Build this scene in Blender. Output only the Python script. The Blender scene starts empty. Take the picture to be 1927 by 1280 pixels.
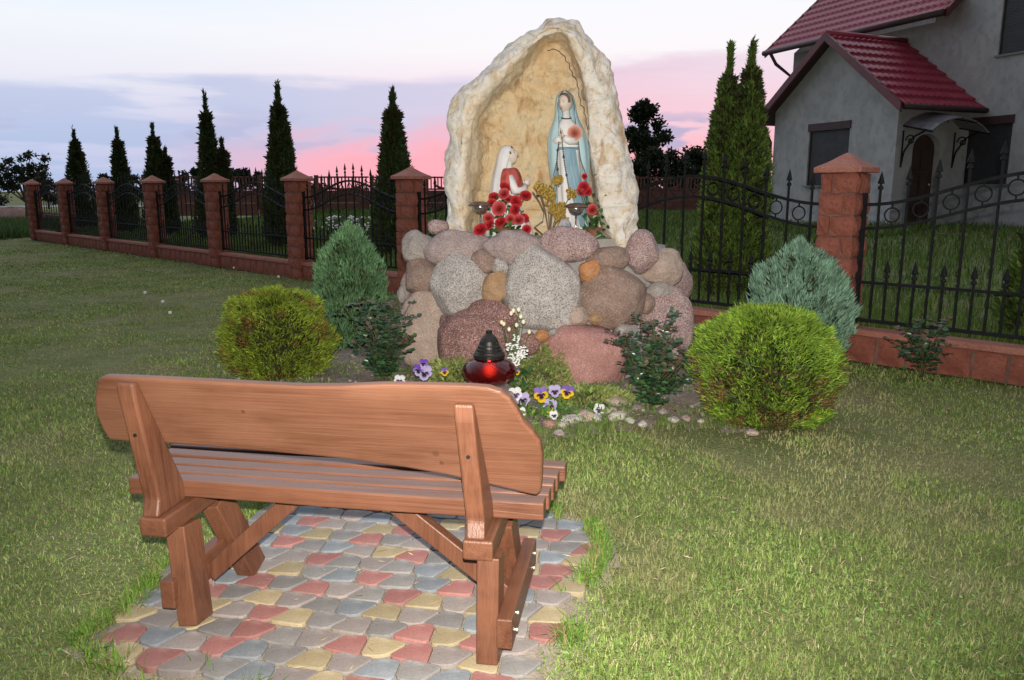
import bpy, bmesh, math, random
import numpy as np
from mathutils import Vector, Matrix, noise as mnoise

R = math.radians
SC = bpy.context.scene
COL = SC.collection
rng = np.random.default_rng(7)
random.seed(7)

# ------------------------------------------------------------------ camera
CAMH = 1.5; PITCH = R(10.8); FPX = 1480.0; CX, CY = 963.5, 640.0
cp, sp = math.cos(PITCH), math.sin(PITCH)
cam_d = bpy.data.cameras.new('camera'); cam = bpy.data.objects.new('camera', cam_d); COL.objects.link(cam)
cam.location = (0, 0, CAMH); cam.rotation_euler = (R(90) - PITCH, 0, 0)
cam_d.sensor_width = 36.0; cam_d.lens = 36.0 * FPX / 1927.0
cam_d.clip_start = 0.05; cam_d.clip_end = 2000
SC.camera = cam

# ------------------------------------------------------------------ node helper
class NT:
    def __init__(s, tree):
        s.t = tree; s.n = tree.nodes; s.l = tree.links
    def node(s, typ, **kw):
        n = s.n.new(typ)
        for k, v in kw.items(): setattr(n, k, v)
        return n
    def put(s, sock, v):
        if isinstance(v, bpy.types.NodeSocket): s.l.new(v, sock)
        elif isinstance(v, (tuple, list)):
            v = tuple(v)
            if sock.type == 'RGBA' and len(v) == 3: v = v + (1,)
            sock.default_value = v
        elif v is not None: sock.default_value = v
    def m(s, op, a, b=None, c=None, clamp=False):
        n = s.node('ShaderNodeMath', operation=op, use_clamp=clamp)
        s.put(n.inputs[0], a)
        if b is not None: s.put(n.inputs[1], b)
        if c is not None: s.put(n.inputs[2], c)
        return n.outputs[0]
    def ss(s, v, lo, hi, a=0.0, b=1.0):
        n = s.node('ShaderNodeMapRange', interpolation_type='SMOOTHSTEP')
        s.put(n.inputs[0], v); s.put(n.inputs[1], lo); s.put(n.inputs[2], hi); s.put(n.inputs[3], a); s.put(n.inputs[4], b)
        return n.outputs[0]
    def mix(s, f, a, b, blend='MIX'):
        n = s.node('ShaderNodeMix', data_type='RGBA', blend_type=blend)
        s.put(n.inputs[0], f); s.put(n.inputs[6], a); s.put(n.inputs[7], b)
        return n.outputs[2]
    def ramp(s, f, stops, interp='LINEAR'):
        n = s.node('ShaderNodeValToRGB'); n.color_ramp.interpolation = interp
        el = n.color_ramp.elements
        while len(el) < len(stops): el.new(0.5)
        for e, (p, c) in zip(el, stops): e.position = p; e.color = tuple(c) + (1,) if len(c) == 3 else c
        s.put(n.inputs[0], f); return n.outputs[0]
    def noise(s, vec, scale, detail=4, rough=0.55, dist=0.0):
        n = s.node('ShaderNodeTexNoise'); s.put(n.inputs['Vector'], vec)
        n.inputs['Scale'].default_value = scale; n.inputs['Detail'].default_value = detail
        n.inputs['Roughness'].default_value = rough; n.inputs['Distortion'].default_value = dist
        return n.outputs[0]
    def mapv(s, vec, scale=(1, 1, 1), loc=(0, 0, 0), rot=(0, 0, 0)):
        n = s.node('ShaderNodeMapping'); s.put(n.inputs[0], vec)
        n.inputs['Scale'].default_value = scale; n.inputs['Location'].default_value = loc; n.inputs['Rotation'].default_value = rot
        return n.outputs[0]

# ------------------------------------------------------------------ world : dusk sky
SUN_AZ = 6.0
world = bpy.data.worlds.new('World'); SC.world = world; world.use_nodes = True
w = NT(world.node_tree); w.n.clear()
tc = w.node('ShaderNodeTexCoord'); dirv = tc.outputs['Generated']
sx = w.node('ShaderNodeSeparateXYZ'); w.put(sx.inputs[0], dirv)
elev = w.m('MULTIPLY', w.m('ARCSINE', w.m('MINIMUM', w.m('MAXIMUM', sx.outputs[2], -1.0), 1.0)), 57.29578)
azim = w.m('MULTIPLY', w.m('ARCTAN2', sx.outputs[0], sx.outputs[1]), 57.29578)
nA = w.noise(w.mapv(dirv, (2.2, 2.2, 13)), 1.0, 6, 0.55)
nB = w.noise(w.mapv(dirv, (5, 5, 46), (3.1, 1.7, 0.4)), 1.0, 5, 0.5)
nC = w.noise(w.mapv(dirv, (7, 7, 30), (8.1, 2.2, 5)), 1.0, 4, 0.5)
e30 = w.m('DIVIDE', elev, 30.0, clamp=True)
sunside = w.ss(azim, -30.0, 2.0)
clear_w = w.ramp(e30, [(0.0, (.93, .40, .36)), (.07, (.92, .44, .46)), (.14, (.86, .52, .62)), (.23, (.86, .70, .78)),
                       (.31, (.88, .84, .86)), (.45, (.84, .86, .92)), (.7, (.82, .88, .98)), (1.0, (.80, .88, 1.0))])
clear_e = w.ramp(e30, [(0.0, (.50, .52, .72)), (.12, (.56, .60, .78)), (.24, (.76, .76, .84)), (.34, (.80, .83, .88)),
                       (.46, (.68, .78, .92)), (.7, (.74, .84, .98)), (1.0, (.78, .87, 1.0))])
clear = w.mix(sunside, clear_e, clear_w)
# cloud bank with a soft upper edge, higher towards the sunset
edge = w.m('ADD', w.m('MULTIPLY', w.m('MINIMUM', w.m('MAXIMUM', azim, -40.0), 40.0), 0.07), 8.3)
eN = w.m('ADD', elev, w.m('MULTIPLY', w.m('SUBTRACT', nA, 0.5), 5.0))
bank = w.ss(w.m('SUBTRACT', eN, edge), -0.45, 0.35, 1.0, 0.0)
streak = w.ss(nB, 0.50, 0.64)
streak = w.m('MULTIPLY', streak, w.ss(azim, -24.0, -14.0, 0.85, 0.12))
bank = w.m('MULTIPLY', bank, w.m('SUBTRACT', 1.0, streak))
bank = w.m('MULTIPLY', bank, w.ss(azim, 6.0, 20.0, 1.0, 0.55))
bankcol = w.mix(w.ss(azim, -26.0, 6.0), (.42, .50, .71), (.68, .54, .67))
bankcol = w.mix(w.m('MULTIPLY', w.ss(elev, 2.0, 7.0, 0.0, 0.5), 1.0), bankcol, (.60, .61, .76))
bankcol = w.mix(w.m('MULTIPLY', w.ss(azim, 0.0, 9.0), w.ss(elev, 5.0, 10.0, .85, .3)), bankcol, (.88, .55, .62))
pinkf = w.m('MULTIPLY', w.ss(w.m('ADD', elev, w.m('MULTIPLY', w.m('SUBTRACT', nC, .5), 6.0)), 2.0, 4.8, 1.0, 0.0), w.ss(azim, -26.0, -9.0))
bankcol = w.mix(pinkf, bankcol, (.96, .40, .46))
sky = w.mix(bank, clear, bankcol)
# small blue-grey clouds low in the glow
puff = w.m('MULTIPLY', w.ss(nC, .56, .63), w.m('MULTIPLY', w.ss(elev, 1.6, 2.6), w.ss(elev, 4.2, 6.0, 1.0, 0.0)))
sky = w.mix(w.m('MULTIPLY', puff, w.ss(azim, -2.0, 6.0, .35, 0.85)), sky, (.42, .40, .58))
# upper sky: Nishita twilight
nish = w.node('ShaderNodeTexSky', sky_type='NISHITA'); nish.sun_disc = False
nish.sun_elevation = R(1.5); nish.sun_rotation = R(SUN_AZ)
nup = w.mix(1.0, nish.outputs[0], (.16, .16, .16), 'MULTIPLY')
nup = w.mix(0.8, nup, (.92, 1.0, 1.18))
sky = w.mix(w.ss(elev, 13.0, 34.0), sky, nup)
# away from the sunset the dusk sky is darker
vd = w.node('ShaderNodeVectorMath', operation='DOT_PRODUCT'); w.put(vd.inputs[0], dirv)
vd.inputs[1].default_value = (math.sin(R(SUN_AZ)), math.cos(R(SUN_AZ)), 0)
dark = w.ss(vd.outputs['Value'], -0.75, 0.4, 0.20, 1.0)
sky = w.mix(1.0, sky, w.mix(dark, (0, 0, 0), (1, 1, 1)), 'MULTIPLY')
bg = w.node('ShaderNodeBackground'); w.put(bg.inputs[0], sky); bg.inputs[1].default_value = 0.84
wo = w.node('ShaderNodeOutputWorld'); w.l.new(bg.outputs[0], wo.inputs[0])

# afterglow of the set sun (very weak), and the photographer's flash just above the lens
sd = bpy.data.lights.new('sun', 'SUN'); sun = bpy.data.objects.new('sun', sd); COL.objects.link(sun)
sd.energy = 0.12; sd.angle = R(12); sd.color = (1, .55, .45)
sdir = Vector((math.sin(R(SUN_AZ)), math.cos(R(SUN_AZ)), math.tan(R(3))))
sun.rotation_euler = sdir.to_track_quat('Z', 'Y').to_euler(); sun.location = (5, 40, 8)
fl = bpy.data.lights.new('camera_flash', 'SPOT'); flash = bpy.data.objects.new('camera_flash', fl); COL.objects.link(flash)
fl.energy = 1200; fl.shadow_soft_size = 0.018; fl.spot_size = R(104); fl.spot_blend = 1.0; fl.color = (1.0, .93, .84)
flash.location = (0.015, -0.04, CAMH + 0.13); flash.rotation_euler = (R(90) - PITCH + R(6.5), 0, 0)

SC.view_settings.view_transform = 'Standard'; SC.view_settings.look = 'None'
SC.view_settings.exposure = 0.42; SC.view_settings.gamma = 1.0; SC.view_settings.use_curve_mapping = False

# ------------------------------------------------------------------ pixel -> direction -> point
def ray(px, py):
    xc = (px - CX) / FPX; yc = (CY - py) / FPX
    return np.array([xc, cp + yc * sp, -sp + yc * cp])
def G(px, py, z=0.0):
    d = ray(px, py); t = (z - CAMH) / d[2]
    return np.array([d[0] * t, d[1] * t, z])
def atY(px, py, Y):
    d = ray(px, py); t = Y / d[1]
    return np.array([d[0] * t, Y, CAMH + d[2] * t])
def onplane(px, py, p0, n):
    d = ray(px, py); o = np.array([0, 0, CAMH]); p0 = np.array(p0, float); n = np.array(n, float)
    t = np.dot(p0 - o, n) / np.dot(d, n)
    return o + d * t
def zrow(Y, py):
    k = (CY - py) / FPX
    return CAMH + Y * (k * cp - sp) / (cp + k * sp)
def proj(p):
    x, y, z = p[0], p[1], p[2] - CAMH
    zc = y * cp - z * sp; yc = y * sp + z * cp
    return CX + FPX * x / zc, CY - FPX * yc / zc

# ------------------------------------------------------------------ object helpers
def tag(o, label, cat, group=None):
    o['label'] = label; o['category'] = cat
    if group: o['group'] = group
    return o
def empty(name, loc=(0, 0, 0), rz=0.0):
    o = bpy.data.objects.new(name, None); COL.objects.link(o); o.location = tuple(loc); o.rotation_euler = (0, 0, rz)
    o.empty_display_size = 0.1
    return o
def link(name, me, parent=None, loc=None, rot=None, scale=None):
    o = bpy.data.objects.new(name, me); COL.objects.link(o)
    if parent is not None: o.parent = parent
    if loc is not None: o.location = tuple(loc)
    if rot is not None: o.rotation_euler = rot
    if scale is not None: o.scale = scale if hasattr(scale, '__len__') else (scale,) * 3
    return o
def mesh(name, v, f, mat, smooth=False, col=None):
    me = bpy.data.meshes.new(name)
    v = np.asarray(v, dtype=np.float32).reshape(-1, 3)
    if isinstance(f, np.ndarray):
        k = f.shape[1]; nf = f.shape[0]
        me.vertices.add(len(v)); me.vertices.foreach_set('co', v.ravel())
        me.loops.add(nf * k); me.loops.foreach_set('vertex_index', f.astype(np.int32).ravel())
        me.polygons.add(nf); me.polygons.foreach_set('loop_start', np.arange(0, nf * k, k, dtype=np.int32))
        me.polygons.foreach_set('loop_total', np.full(nf, k, dtype=np.int32))
        me.update(calc_edges=True); me.validate()
    else:
        me.from_pydata([tuple(map(float, p)) for p in v], [], f); me.update()
    if smooth: me.polygons.foreach_set('use_smooth', np.ones(len(me.polygons), dtype=bool))
    if mat is not None: me.materials.append(mat)
    if col is not None:
        a = me.color_attributes.new('Col', 'FLOAT_COLOR', 'POINT')
        c = np.ones((len(v), 4), dtype=np.float32); c[:, :3] = col
        a.data.foreach_set('color', c.ravel())
    return me
def part(name, v, f, mat, parent=None, smooth=False, col=None, **kw):
    return link(name, mesh(name, v, f, mat, smooth, col), parent, **kw)

class MB:
    def __init__(s): s.v = []; s.f = []
    def add(s, v, f):
        b = len(s.v); s.v += [tuple(map(float, p)) for p in v]; s.f += [tuple(i + b for i in q) for q in f]; return s
    def box(s, c, d, M=None):
        x, y, z = c; a, b, h = d[0] / 2, d[1] / 2, d[2] / 2
        v = [(x + i * a, y + j * b, z + k * h) for k in (-1, 1) for j in (-1, 1) for i in (-1, 1)]
        if M is not None: v = [tuple(M @ Vector(p)) for p in v]
        return s.add(v, [(0, 2, 3, 1), (4, 5, 7, 6), (0, 1, 5, 4), (2, 6, 7, 3), (0, 4, 6, 2), (1, 3, 7, 5)])
    def loft(s, rings, closed=True, cap=True):
        n = len(rings[0]); b = len(s.v); fs = []
        for r in rings: s.v += [tuple(map(float, p)) for p in r]
        for i in range(len(rings) - 1):
            for j in range(n if closed else n - 1):
                k = (j + 1) % n
                fs.append((b + i * n + j, b + i * n + k, b + (i + 1) * n + k, b + (i + 1) * n + j))
        if cap and closed:
            fs.append(tuple(b + j for j in reversed(range(n)))); fs.append(tuple(b + (len(rings) - 1) * n + j for j in range(n)))
        s.f += fs; return s
    def tube(s, pts, r, seg=8, cap=True):
        pts = [Vector(tuple(map(float, p))) for p in pts]; rings = []
        rr = r if hasattr(r, '__len__') else [r] * len(pts)
        up = Vector((0, 0, 1))
        for i, p in enumerate(pts):
            t = (pts[min(i + 1, len(pts) - 1)] - pts[max(i - 1, 0)])
            t = t.normalized() if t.length > 1e-9 else Vector((0, 0, 1))
            if abs(t.dot(up)) > .95: a = t.cross(Vector((1, 0, 0))).normalized() if i == 0 or True else None
            else: a = t.cross(up).normalized()
            b = t.cross(a).normalized()
            rings.append([p + (a * math.cos(2 * math.pi * k / seg) + b * math.sin(2 * math.pi * k / seg)) * rr[i] for k in range(seg)])
        return s.loft(rings, True, cap)
    def lathe(s, prof, seg=24, c=(0, 0, 0), cap=True):
        rings = [[(c[0] + r * math.cos(2 * math.pi * k / seg), c[1] + r * math.sin(2 * math.pi * k / seg), c[2] + z) for k in range(seg)] for r, z in prof]
        return s.loft(rings, True, cap)
    def sphere(s, c, r, seg=10, rg=6):
        r3 = r if hasattr(r, '__len__') else (r, r, r)
        rings = []
        for i in range(rg + 1):
            a = math.pi * (i / rg) * .98 + math.pi * .01
            rings.append([(c[0] + r3[0] * math.sin(a) * math.cos(2 * math.pi * k / seg), c[1] + r3[1] * math.sin(a) * math.sin(2 * math.pi * k / seg), c[2] - r3[2] * math.cos(a)) for k in range(seg)])
        return s.loft(rings)
    def prism(s, poly, axis, lo, hi):
        # poly: 2D points ; axis 0/1/2 is the extrusion axis
        def P(q, t):
            if axis == 0: return (t, q[0], q[1])
            if axis == 1: return (q[0], t, q[1])
            return (q[0], q[1], t)
        n = len(poly); v = [P(q, lo) for q in poly] + [P(q, hi) for q in poly]
        f = [tuple(range(n)), tuple(range(2 * n - 1, n - 1, -1))] + [(i, i + n, (i + 1) % n + n, (i + 1) % n) for i in range(n)]
        return s.add(v, f)
    def mesh(s, name, mat, smooth=False, bevel=0.0, seg=2, fixn=True):
        bm = bmesh.new()
        vs = [bm.verts.new(p) for p in s.v]
        for q in s.f:
            try: bm.faces.new([vs[i] for i in q])
            except ValueError: pass
        if fixn: bmesh.ops.recalc_face_normals(bm, faces=bm.faces)
        if bevel > 0:
            ed = [e for e in bm.edges if e.is_manifold and e.calc_face_angle(0) > 0.5]
            bmesh.ops.bevel(bm, geom=ed, offset=bevel, segments=seg, affect='EDGES', profile=.5, clamp_overlap=True)
        me = bpy.data.meshes.new(name); bm.to_mesh(me); bm.free()
        if smooth:
            me.polygons.foreach_set('use_smooth', np.ones(len(me.polygons), dtype=bool))
        if mat is not None: me.materials.append(mat)
        return me
    def obj(s, name, mat, parent=None, smooth=False, bevel=0.0, seg=2, **kw):
        return link(name, s.mesh(name, mat, smooth, bevel, seg), parent, **kw)

def copy_tree(o, parent=None):
    c = o.copy(); COL.objects.link(c); c.parent = parent
    for ch in list(o.children): copy_tree(ch, c)
    return c
def inpoly(x, y, poly):
    poly = np.asarray(poly)[:, :2]; n = len(poly); ins = np.zeros(x.shape, bool); j = n - 1
    for i in range(n):
        xi, yi = poly[i]; xj, yj = poly[j]
        c = ((yi > y) != (yj > y)) & (x < (xj - xi) * (y - yi) / (yj - yi + 1e-12) + xi)
        ins ^= c; j = i
    return ins
def vnoise(p, sc, seed=0.0):
    return mnoise.noise(Vector((p[0] * sc + seed, p[1] * sc - seed * .7, p[2] * sc + seed * 1.3)))
def fbm(p, sc, seed=0.0, o=3):
    a = 0; k = 1; t = 0
    for i in range(o): a += vnoise(p, sc * 2 ** i, seed + i * 9.1) * k; t += k; k *= .5
    return a / t

# ------------------------------------------------------------------ materials
MATS = {}
def base_mat(name):
    m = bpy.data.materials.new(name); m.use_nodes = True; t = NT(m.node_tree)
    b = t.n['Principled BSDF']; MATS[name] = m
    return m, t, b
def pmat(name, c1, c2=None, scale=8.0, rough=.7, bump=0.0, bscale=None, metal=0.0, spec=.35, detail=5, stretch=(1, 1, 1), c3=None, s3=60.0, f3=.5, bdist=.01, coat=0.0, coords='Object', lo=.35, hi=.65):
    m, t, b = base_mat(name)
    v = t.mapv(t.node('ShaderNodeTexCoord').outputs[coords], stretch)
    n = t.noise(v, scale, detail, .6)
    c = t.mix(t.ss(n, lo, hi), c1, c2 or c1)
    if c3 is not None:
        n3 = t.noise(v, s3, 3, .6)
        c = t.mix(t.m('MULTIPLY', t.ss(n3, .5, .62), f3), c, c3)
    t.put(b.inputs['Base Color'], c); b.inputs['Roughness'].default_value = rough
    b.inputs['Metallic'].default_value = metal; b.inputs['Specular IOR Level'].default_value = spec
    b.inputs['Coat Weight'].default_value = coat
    if bump > 0:
        bn = t.node('ShaderNodeBump'); bn.inputs['Strength'].default_value = bump; bn.inputs['Distance'].default_value = bdist
        t.put(bn.inputs['Height'], t.noise(v, bscale or scale * 4, 6, .65)); t.l.new(bn.outputs[0], b.inputs['Normal'])
    return m
def leafmat(name, rough=.55, spec=.25, trans=.25, tint=(1, 1, 1)):
    m, t, b = base_mat(name)
    a = t.node('ShaderNodeVertexColor'); a.layer_name = 'Col'
    c = t.mix(1.0, a.outputs[0], tint, 'MULTIPLY')
    t.put(b.inputs['Base Color'], c); b.inputs['Roughness'].default_value = rough; b.inputs['Specular IOR Level'].default_value = spec
    if trans > 0:
        tr = t.node('ShaderNodeBsdfTranslucent'); t.put(tr.inputs[0], c)
        mx = t.node('ShaderNodeMixShader'); mx.inputs[0].default_value = trans
        t.l.new(b.outputs[0], mx.inputs[1]); t.l.new(tr.outputs[0], mx.inputs[2])
        t.l.new(mx.outputs[0], t.n['Material Output'].inputs[0])
    return m
def woodmat(name, axis, c1, c2, c3, knots=False, grey=0.0):
    m, t, b = base_mat(name)
    oi = t.node('ShaderNodeObjectInfo')
    tcn = t.node('ShaderNodeTexCoord').outputs['Object']
    off = t.node('ShaderNodeVectorMath', operation='ADD'); t.put(off.inputs[0], tcn)
    cmb = t.node('ShaderNodeCombineXYZ'); r_ = t.m('MULTIPLY', oi.outputs['Random'], 7.0)
    for i in range(3): t.put(cmb.inputs[i], r_)
    t.l.new(cmb.outputs[0], off.inputs[1]); v0 = off.outputs[0]
    st = [26.0, 26.0, 26.0]; st[axis] = 1.1
    v = t.mapv(v0, tuple(st))
    n1 = t.noise(v, 1.0, 8, .68, 1.0); st2 = [150.0] * 3; st2[axis] = 4.0
    n2 = t.noise(t.mapv(v0, tuple(st2)), 1.0, 3, .6)
    n3 = t.noise(t.mapv(v0, (1.7, 3, 3)), 1.0, 4, .6)
    c = t.ramp(n1, [(.25, c3), (.45, c1), (.7, c2)])
    c = t.mix(t.ss(n2, .45, .72, 0, .36), c, c3)
    c = t.mix(t.ss(n3, .42, .66, 0, .55), c, tuple(x * 1.25 for x in c2))
    if knots:   # one big knot, its swirl and a thin crack on the back of the board
        for kx, kz, rad, colr in ((0.40, 0.675, .012, (.07, .028, .017)), (0.415, 0.640, .008, (.06, .022, .012)), (-.22, .80, .008, (.06, .022, .012))):
            d = t.node('ShaderNodeVectorMath', operation='DISTANCE')
            t.put(d.inputs[0], t.mapv(tcn, (1, 0, 1))); d.inputs[1].default_value = (kx, 0, kz)
            dd = t.m('ADD', d.outputs['Value'], t.m('MULTIPLY', t.m('SUBTRACT', n1, .5), .03))
            c = t.mix(t.ss(dd, rad * .55, rad * 1.2, .75, 0), c, colr)
    if grey > 0:
        n4 = t.noise(t.mapv(v0, (4, 30, 30) if axis == 0 else (30, 30, 4)), 1.0, 4, .6)
        gn = t.node('ShaderNodeNewGeometry'); sn = t.node('ShaderNodeSeparateXYZ'); t.put(sn.inputs[0], gn.outputs['Normal'])
        c = t.mix(t.m('MULTIPLY', t.ss(sn.outputs[2], .6, .95), t.ss(n4, .2, .65, .35, grey + .1)), c, (.140, .088, .075))
    t.put(b.inputs['Base Color'], c)
    b.inputs['Roughness'].default_value = .45; b.inputs['Specular IOR Level'].default_value = .35; b.inputs['Coat Weight'].default_value = .12; b.inputs['Coat Roughness'].default_value = .25
    bn = t.node('ShaderNodeBump'); bn.inputs['Strength'].default_value = .45; bn.inputs['Distance'].default_value = .004
    t.put(bn.inputs['Height'], t.m('ADD', n2, n1)); t.l.new(bn.outputs[0], b.inputs['Normal'])
    return m
WC = ((.092, .035, .018), (.130, .054, .029), (.045, .016, .009))
m_woodx = woodmat('wood_slat', 0, *WC, grey=.6)
m_board = woodmat('wood_board', 0, (.106, .044, .024), (.140, .064, .038), (.062, .023, .012), knots=True)
m_woodz = woodmat('wood_leg', 2, *WC)
m_woody = woodmat('wood_beam', 1, *WC)
m_bolt = pmat('galvanised_bolt', (.6, .58, .52), rough=.35, metal=.9)

def granite(name, c1, c2, sp1, f=.7, scale=110, bump=.75):
    m, t, b = base_mat(name)
    v = t.node('ShaderNodeTexCoord').outputs['Object']
    n = t.noise(v, 2.6, 4, .6); c = t.mix(t.ss(n, .35, .68), c1, c2)
    n2 = t.noise(v, scale, 2, .6); c = t.mix(t.ss(t.noise(t.mapv(v, (1, 1, 1), (2, 7, 4)), 9, 5, .7), .45, .62, 0, .5), c, tuple(min(1, x * 1.35) for x in c2)); c = t.mix(t.ss(n2, .49, .56, 0, f), c, sp1)
    n4 = t.noise(t.mapv(v, (1, 1, 1), (5, 3, 1)), scale * .8, 2, .6); c = t.mix(t.ss(n4, .58, .64, 0, f * .8), c, (.62, .58, .55))
    n3 = t.noise(v, 7.0, 5, .7); c = t.mix(t.ss(n3, .55, .75, 0, .45), c, tuple(x * .55 for x in c1))
    t.put(b.inputs['Base Color'], c); b.inputs['Roughness'].default_value = .8; b.inputs['Specular IOR Level'].default_value = .3
    bn = t.node('ShaderNodeBump'); bn.inputs['Strength'].default_value = bump; bn.inputs['Distance'].default_value = .022
    t.put(bn.inputs['Height'], t.m('ADD', t.noise(v, 22, 8, .75), t.m('MULTIPLY', n3, 1.5))); t.l.new(bn.outputs[0], b.inputs['Normal'])
    return m
GR = {
 'light': granite('granite_light', (.42, .39, .36), (.50, .46, .43), (.10, .09, .09)),
 'pink':  granite('granite_pink', (.38, .25, .24), (.42, .31, .29), (.13, .06, .06)),
 'mauve': granite('granite_mauve', (.32, .25, .25), (.38, .30, .28), (.16, .11, .11), f=.5),
 'red':   granite('granite_red', (.24, .12, .10), (.30, .16, .14), (.07, .035, .035)),
 'rose':  granite('sandstone_rose', (.36, .17, .15), (.42, .22, .19), (.25, .11, .10), f=.45),
 'brown': granite('stone_brown', (.23, .15, .11), (.30, .21, .17), (.12, .08, .07), f=.4),
 'grey':  granite('stone_grey', (.28, .25, .23), (.36, .32, .29), (.14, .12, .11), f=.45),
 'tan':   granite('stone_tan', (.38, .29, .23), (.44, .34, .28), (.22, .15, .12), f=.45),
 'ochre': granite('stone_ochre', (.42, .24, .11), (.36, .24, .14), (.22, .11, .05), f=.35),
 'pale': granite('stone_pale', (.40, .36, .30), (.48, .45, .40), (.30, .26, .21), f=.35),
 'orange': granite('stone_orange', (.50, .20, .06), (.44, .22, .10), (.28, .10, .03), f=.3),
}
m_cement = pmat('cement', (.27, .27, .25), (.36, .355, .335), 9, .9, .9, 40)

# artificial rock of the niche
m_rock, t, b = base_mat('niche_rock')
v = t.node('ShaderNodeTexCoord').outputs['Object']
at = t.node('ShaderNodeVertexColor'); at.layer_name = 'Col'
spc = t.node('ShaderNodeSeparateColor'); t.put(spc.inputs[0], at.outputs[0])
n1 = t.noise(v, 3.2, 6, .62, .4); n2 = t.noise(t.mapv(v, (1.6, 1.6, 1.0), (3, 1, 2)), 6.5, 6, .65, .8)
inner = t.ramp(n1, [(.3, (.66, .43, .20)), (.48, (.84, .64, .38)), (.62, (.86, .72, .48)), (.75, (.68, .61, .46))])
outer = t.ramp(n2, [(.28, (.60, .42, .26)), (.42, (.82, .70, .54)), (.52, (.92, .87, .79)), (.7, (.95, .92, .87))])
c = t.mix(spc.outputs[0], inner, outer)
rust = t.noise(t.mapv(v, (2.3, 2.3, .9), (7, 3, 0)), 2.0, 4, .6)
c = t.mix(t.ss(rust, .59, .68, 0, .65), c, (.44, .21, .07))
pit = t.noise(t.mapv(v, (1, 1, 1.5), (4, 8, 1)), 9.0, 8, .72, .6)
c = t.mix(t.ss(pit, .57, .64, 0, .5), c, (.50, .33, .17))
c = t.mix(t.ss(t.noise(v, 30, 6, .7, .5), .60, .68, 0, .5), c, (.34, .24, .15))
greyw = t.noise(t.mapv(v, (1, 1, 2.6), (1, 9, 4)), 3.0, 5, .6, 1.2)
c = t.mix(t.ss(greyw, .56, .72, 0, .45), c, (.42, .42, .37))
t.put(b.inputs['Base Color'], c); b.inputs['Roughness'].default_value = .78; b.inputs['Specular IOR Level'].default_value = .3
bn = t.node('ShaderNodeBump'); bn.inputs['Strength'].default_value = .9; bn.inputs['Distance'].default_value = .045
t.put(bn.inputs['Height'], t.m('ADD', t.noise(v, 13, 10, .74, .6), t.m('MULTIPLY', n2, .8))); t.l.new(bn.outputs[0], b.inputs['Normal'])

m_block = pmat('fence_block', (.21, .062, .040), (.27, .090, .060), 5, .85, .8, 30, c3=(.13, .045, .033), s3=40, f3=.6)
m_cap = pmat('fence_cap', (.27, .095, .066), (.33, .13, .09), 6, .8, .4, 40, c3=(.5, .3, .25), s3=70, f3=.3)
m_mortar = pmat('mortar', (.13, .07, .055), (.19, .11, .09), 12, .95, .4, 60)
m_iron = pmat('black_iron', (.008, .009, .010), (.015, .015, .016), 14, .6, .15, 90, spec=.1)
m_soil = pmat('bed_soil', (.17, .13, .095), (.25, .205, .16), 9, .95, 1.0, 60, c3=(.40, .36, .31), s3=70, f3=.6, bdist=.02)

# lawn thatch under the blades
m_lawn, t, b = base_mat('lawn_thatch')
v = t.node('ShaderNodeTexCoord').outputs['Object']
n1 = t.noise(v, .55, 4, .6); n2 = t.noise(v, 3.0, 5, .65); n3 = t.noise(v, 42, 4, .7)
c = t.mix(t.ss(n2, .35, .65), (.155, .185, .065), (.23, .235, .105))
c = t.mix(t.ss(n1, .52, .66, 0, .6), c, (.27, .215, .13))
c = t.mix(t.ss(n3, .45, .65, 0, .5), c, (.07, .085, .03))
c = t.mix(t.ss(t.noise(v, 95, 3, .7), .56, .66, 0, .5), c, (.24, .20, .12))
t.put(b.inputs['Base Color'], c); b.inputs['Roughness'].default_value = .95; b.inputs['Specular IOR Level'].default_value = .1
bn = t.node('ShaderNodeBump'); bn.inputs['Strength'].default_value = 1; bn.inputs['Distance'].default_value = .03
t.put(bn.inputs['Height'], n3); t.l.new(bn.outputs[0], b.inputs['Normal'])
m_leaf = leafmat('foliage'); m_glossleaf = leafmat('rose_leaf', .32, .5, .12); m_petal = leafmat('petal', .6, .2, .3)
m_grass = leafmat('grass_blade', .6, .15, .3)
m_fabric = leafmat('silk_petal', .6, .25, .15)
m_bark = pmat('bark', (.09, .06, .04), (.15, .11, .08), 20, .9, .6, 60)

# ------------------------------------------------------------------ layout constants
F0 = np.array([2.946, 7.078, 0.0]); FD = np.array([-.7122, .7020, 0]); FN = np.array([.7020, .7122, 0]); SPAN = 3.077
FRZ = math.atan2(FD[1], FD[0])
def fpt(t, n=0.0, z=0.0): return F0 + FD * t + FN * n + np.array([0, 0, z])
def fline_hit(px, n):   # where the vertical through image column px crosses the line n metres behind the fence
    r = (px - CX) / FPX; o = fpt(0, n)
    # X = r*(Y*cp + CAMH*sp)
    return (o[0] - r * (o[1] * cp + CAMH * sp)) / (r * FD[1] * cp - FD[0])
def yard_z(x, y):
    n = (x - F0[0]) * FN[0] + (y - F0[1]) * FN[1]
    return .24 + .40 * np.clip(n / 9.0, 0, 1)
BED = [(1000, 820), (1080, 815), (1180, 802), (1260, 788), (1330, 798), (1420, 802), (1510, 785), (1560, 735), (1540, 690),
       (1400, 650), (1100, 640), (760, 640), (640, 650), (560, 690), (430, 705), (400, 735), (500, 770), (760, 790), (900, 812)]
BEDW = [G(*p)[:2] for p in BED]
PATIO = [(150, 1212), (262, 1150), (322, 1080), (420, 1028), (500, 962), (540, 930), (780, 935), (1000, 955), (1050, 985), (1105, 1003), (1118, 1040),
         (1075, 1120), (1060, 1195), (1015, 1245), (1010, 1330), (700, 1400), (440, 1300), (330, 1262), (230, 1250)]
PATIOW = [G(*p)[:2] for p in PATIO]

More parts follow.
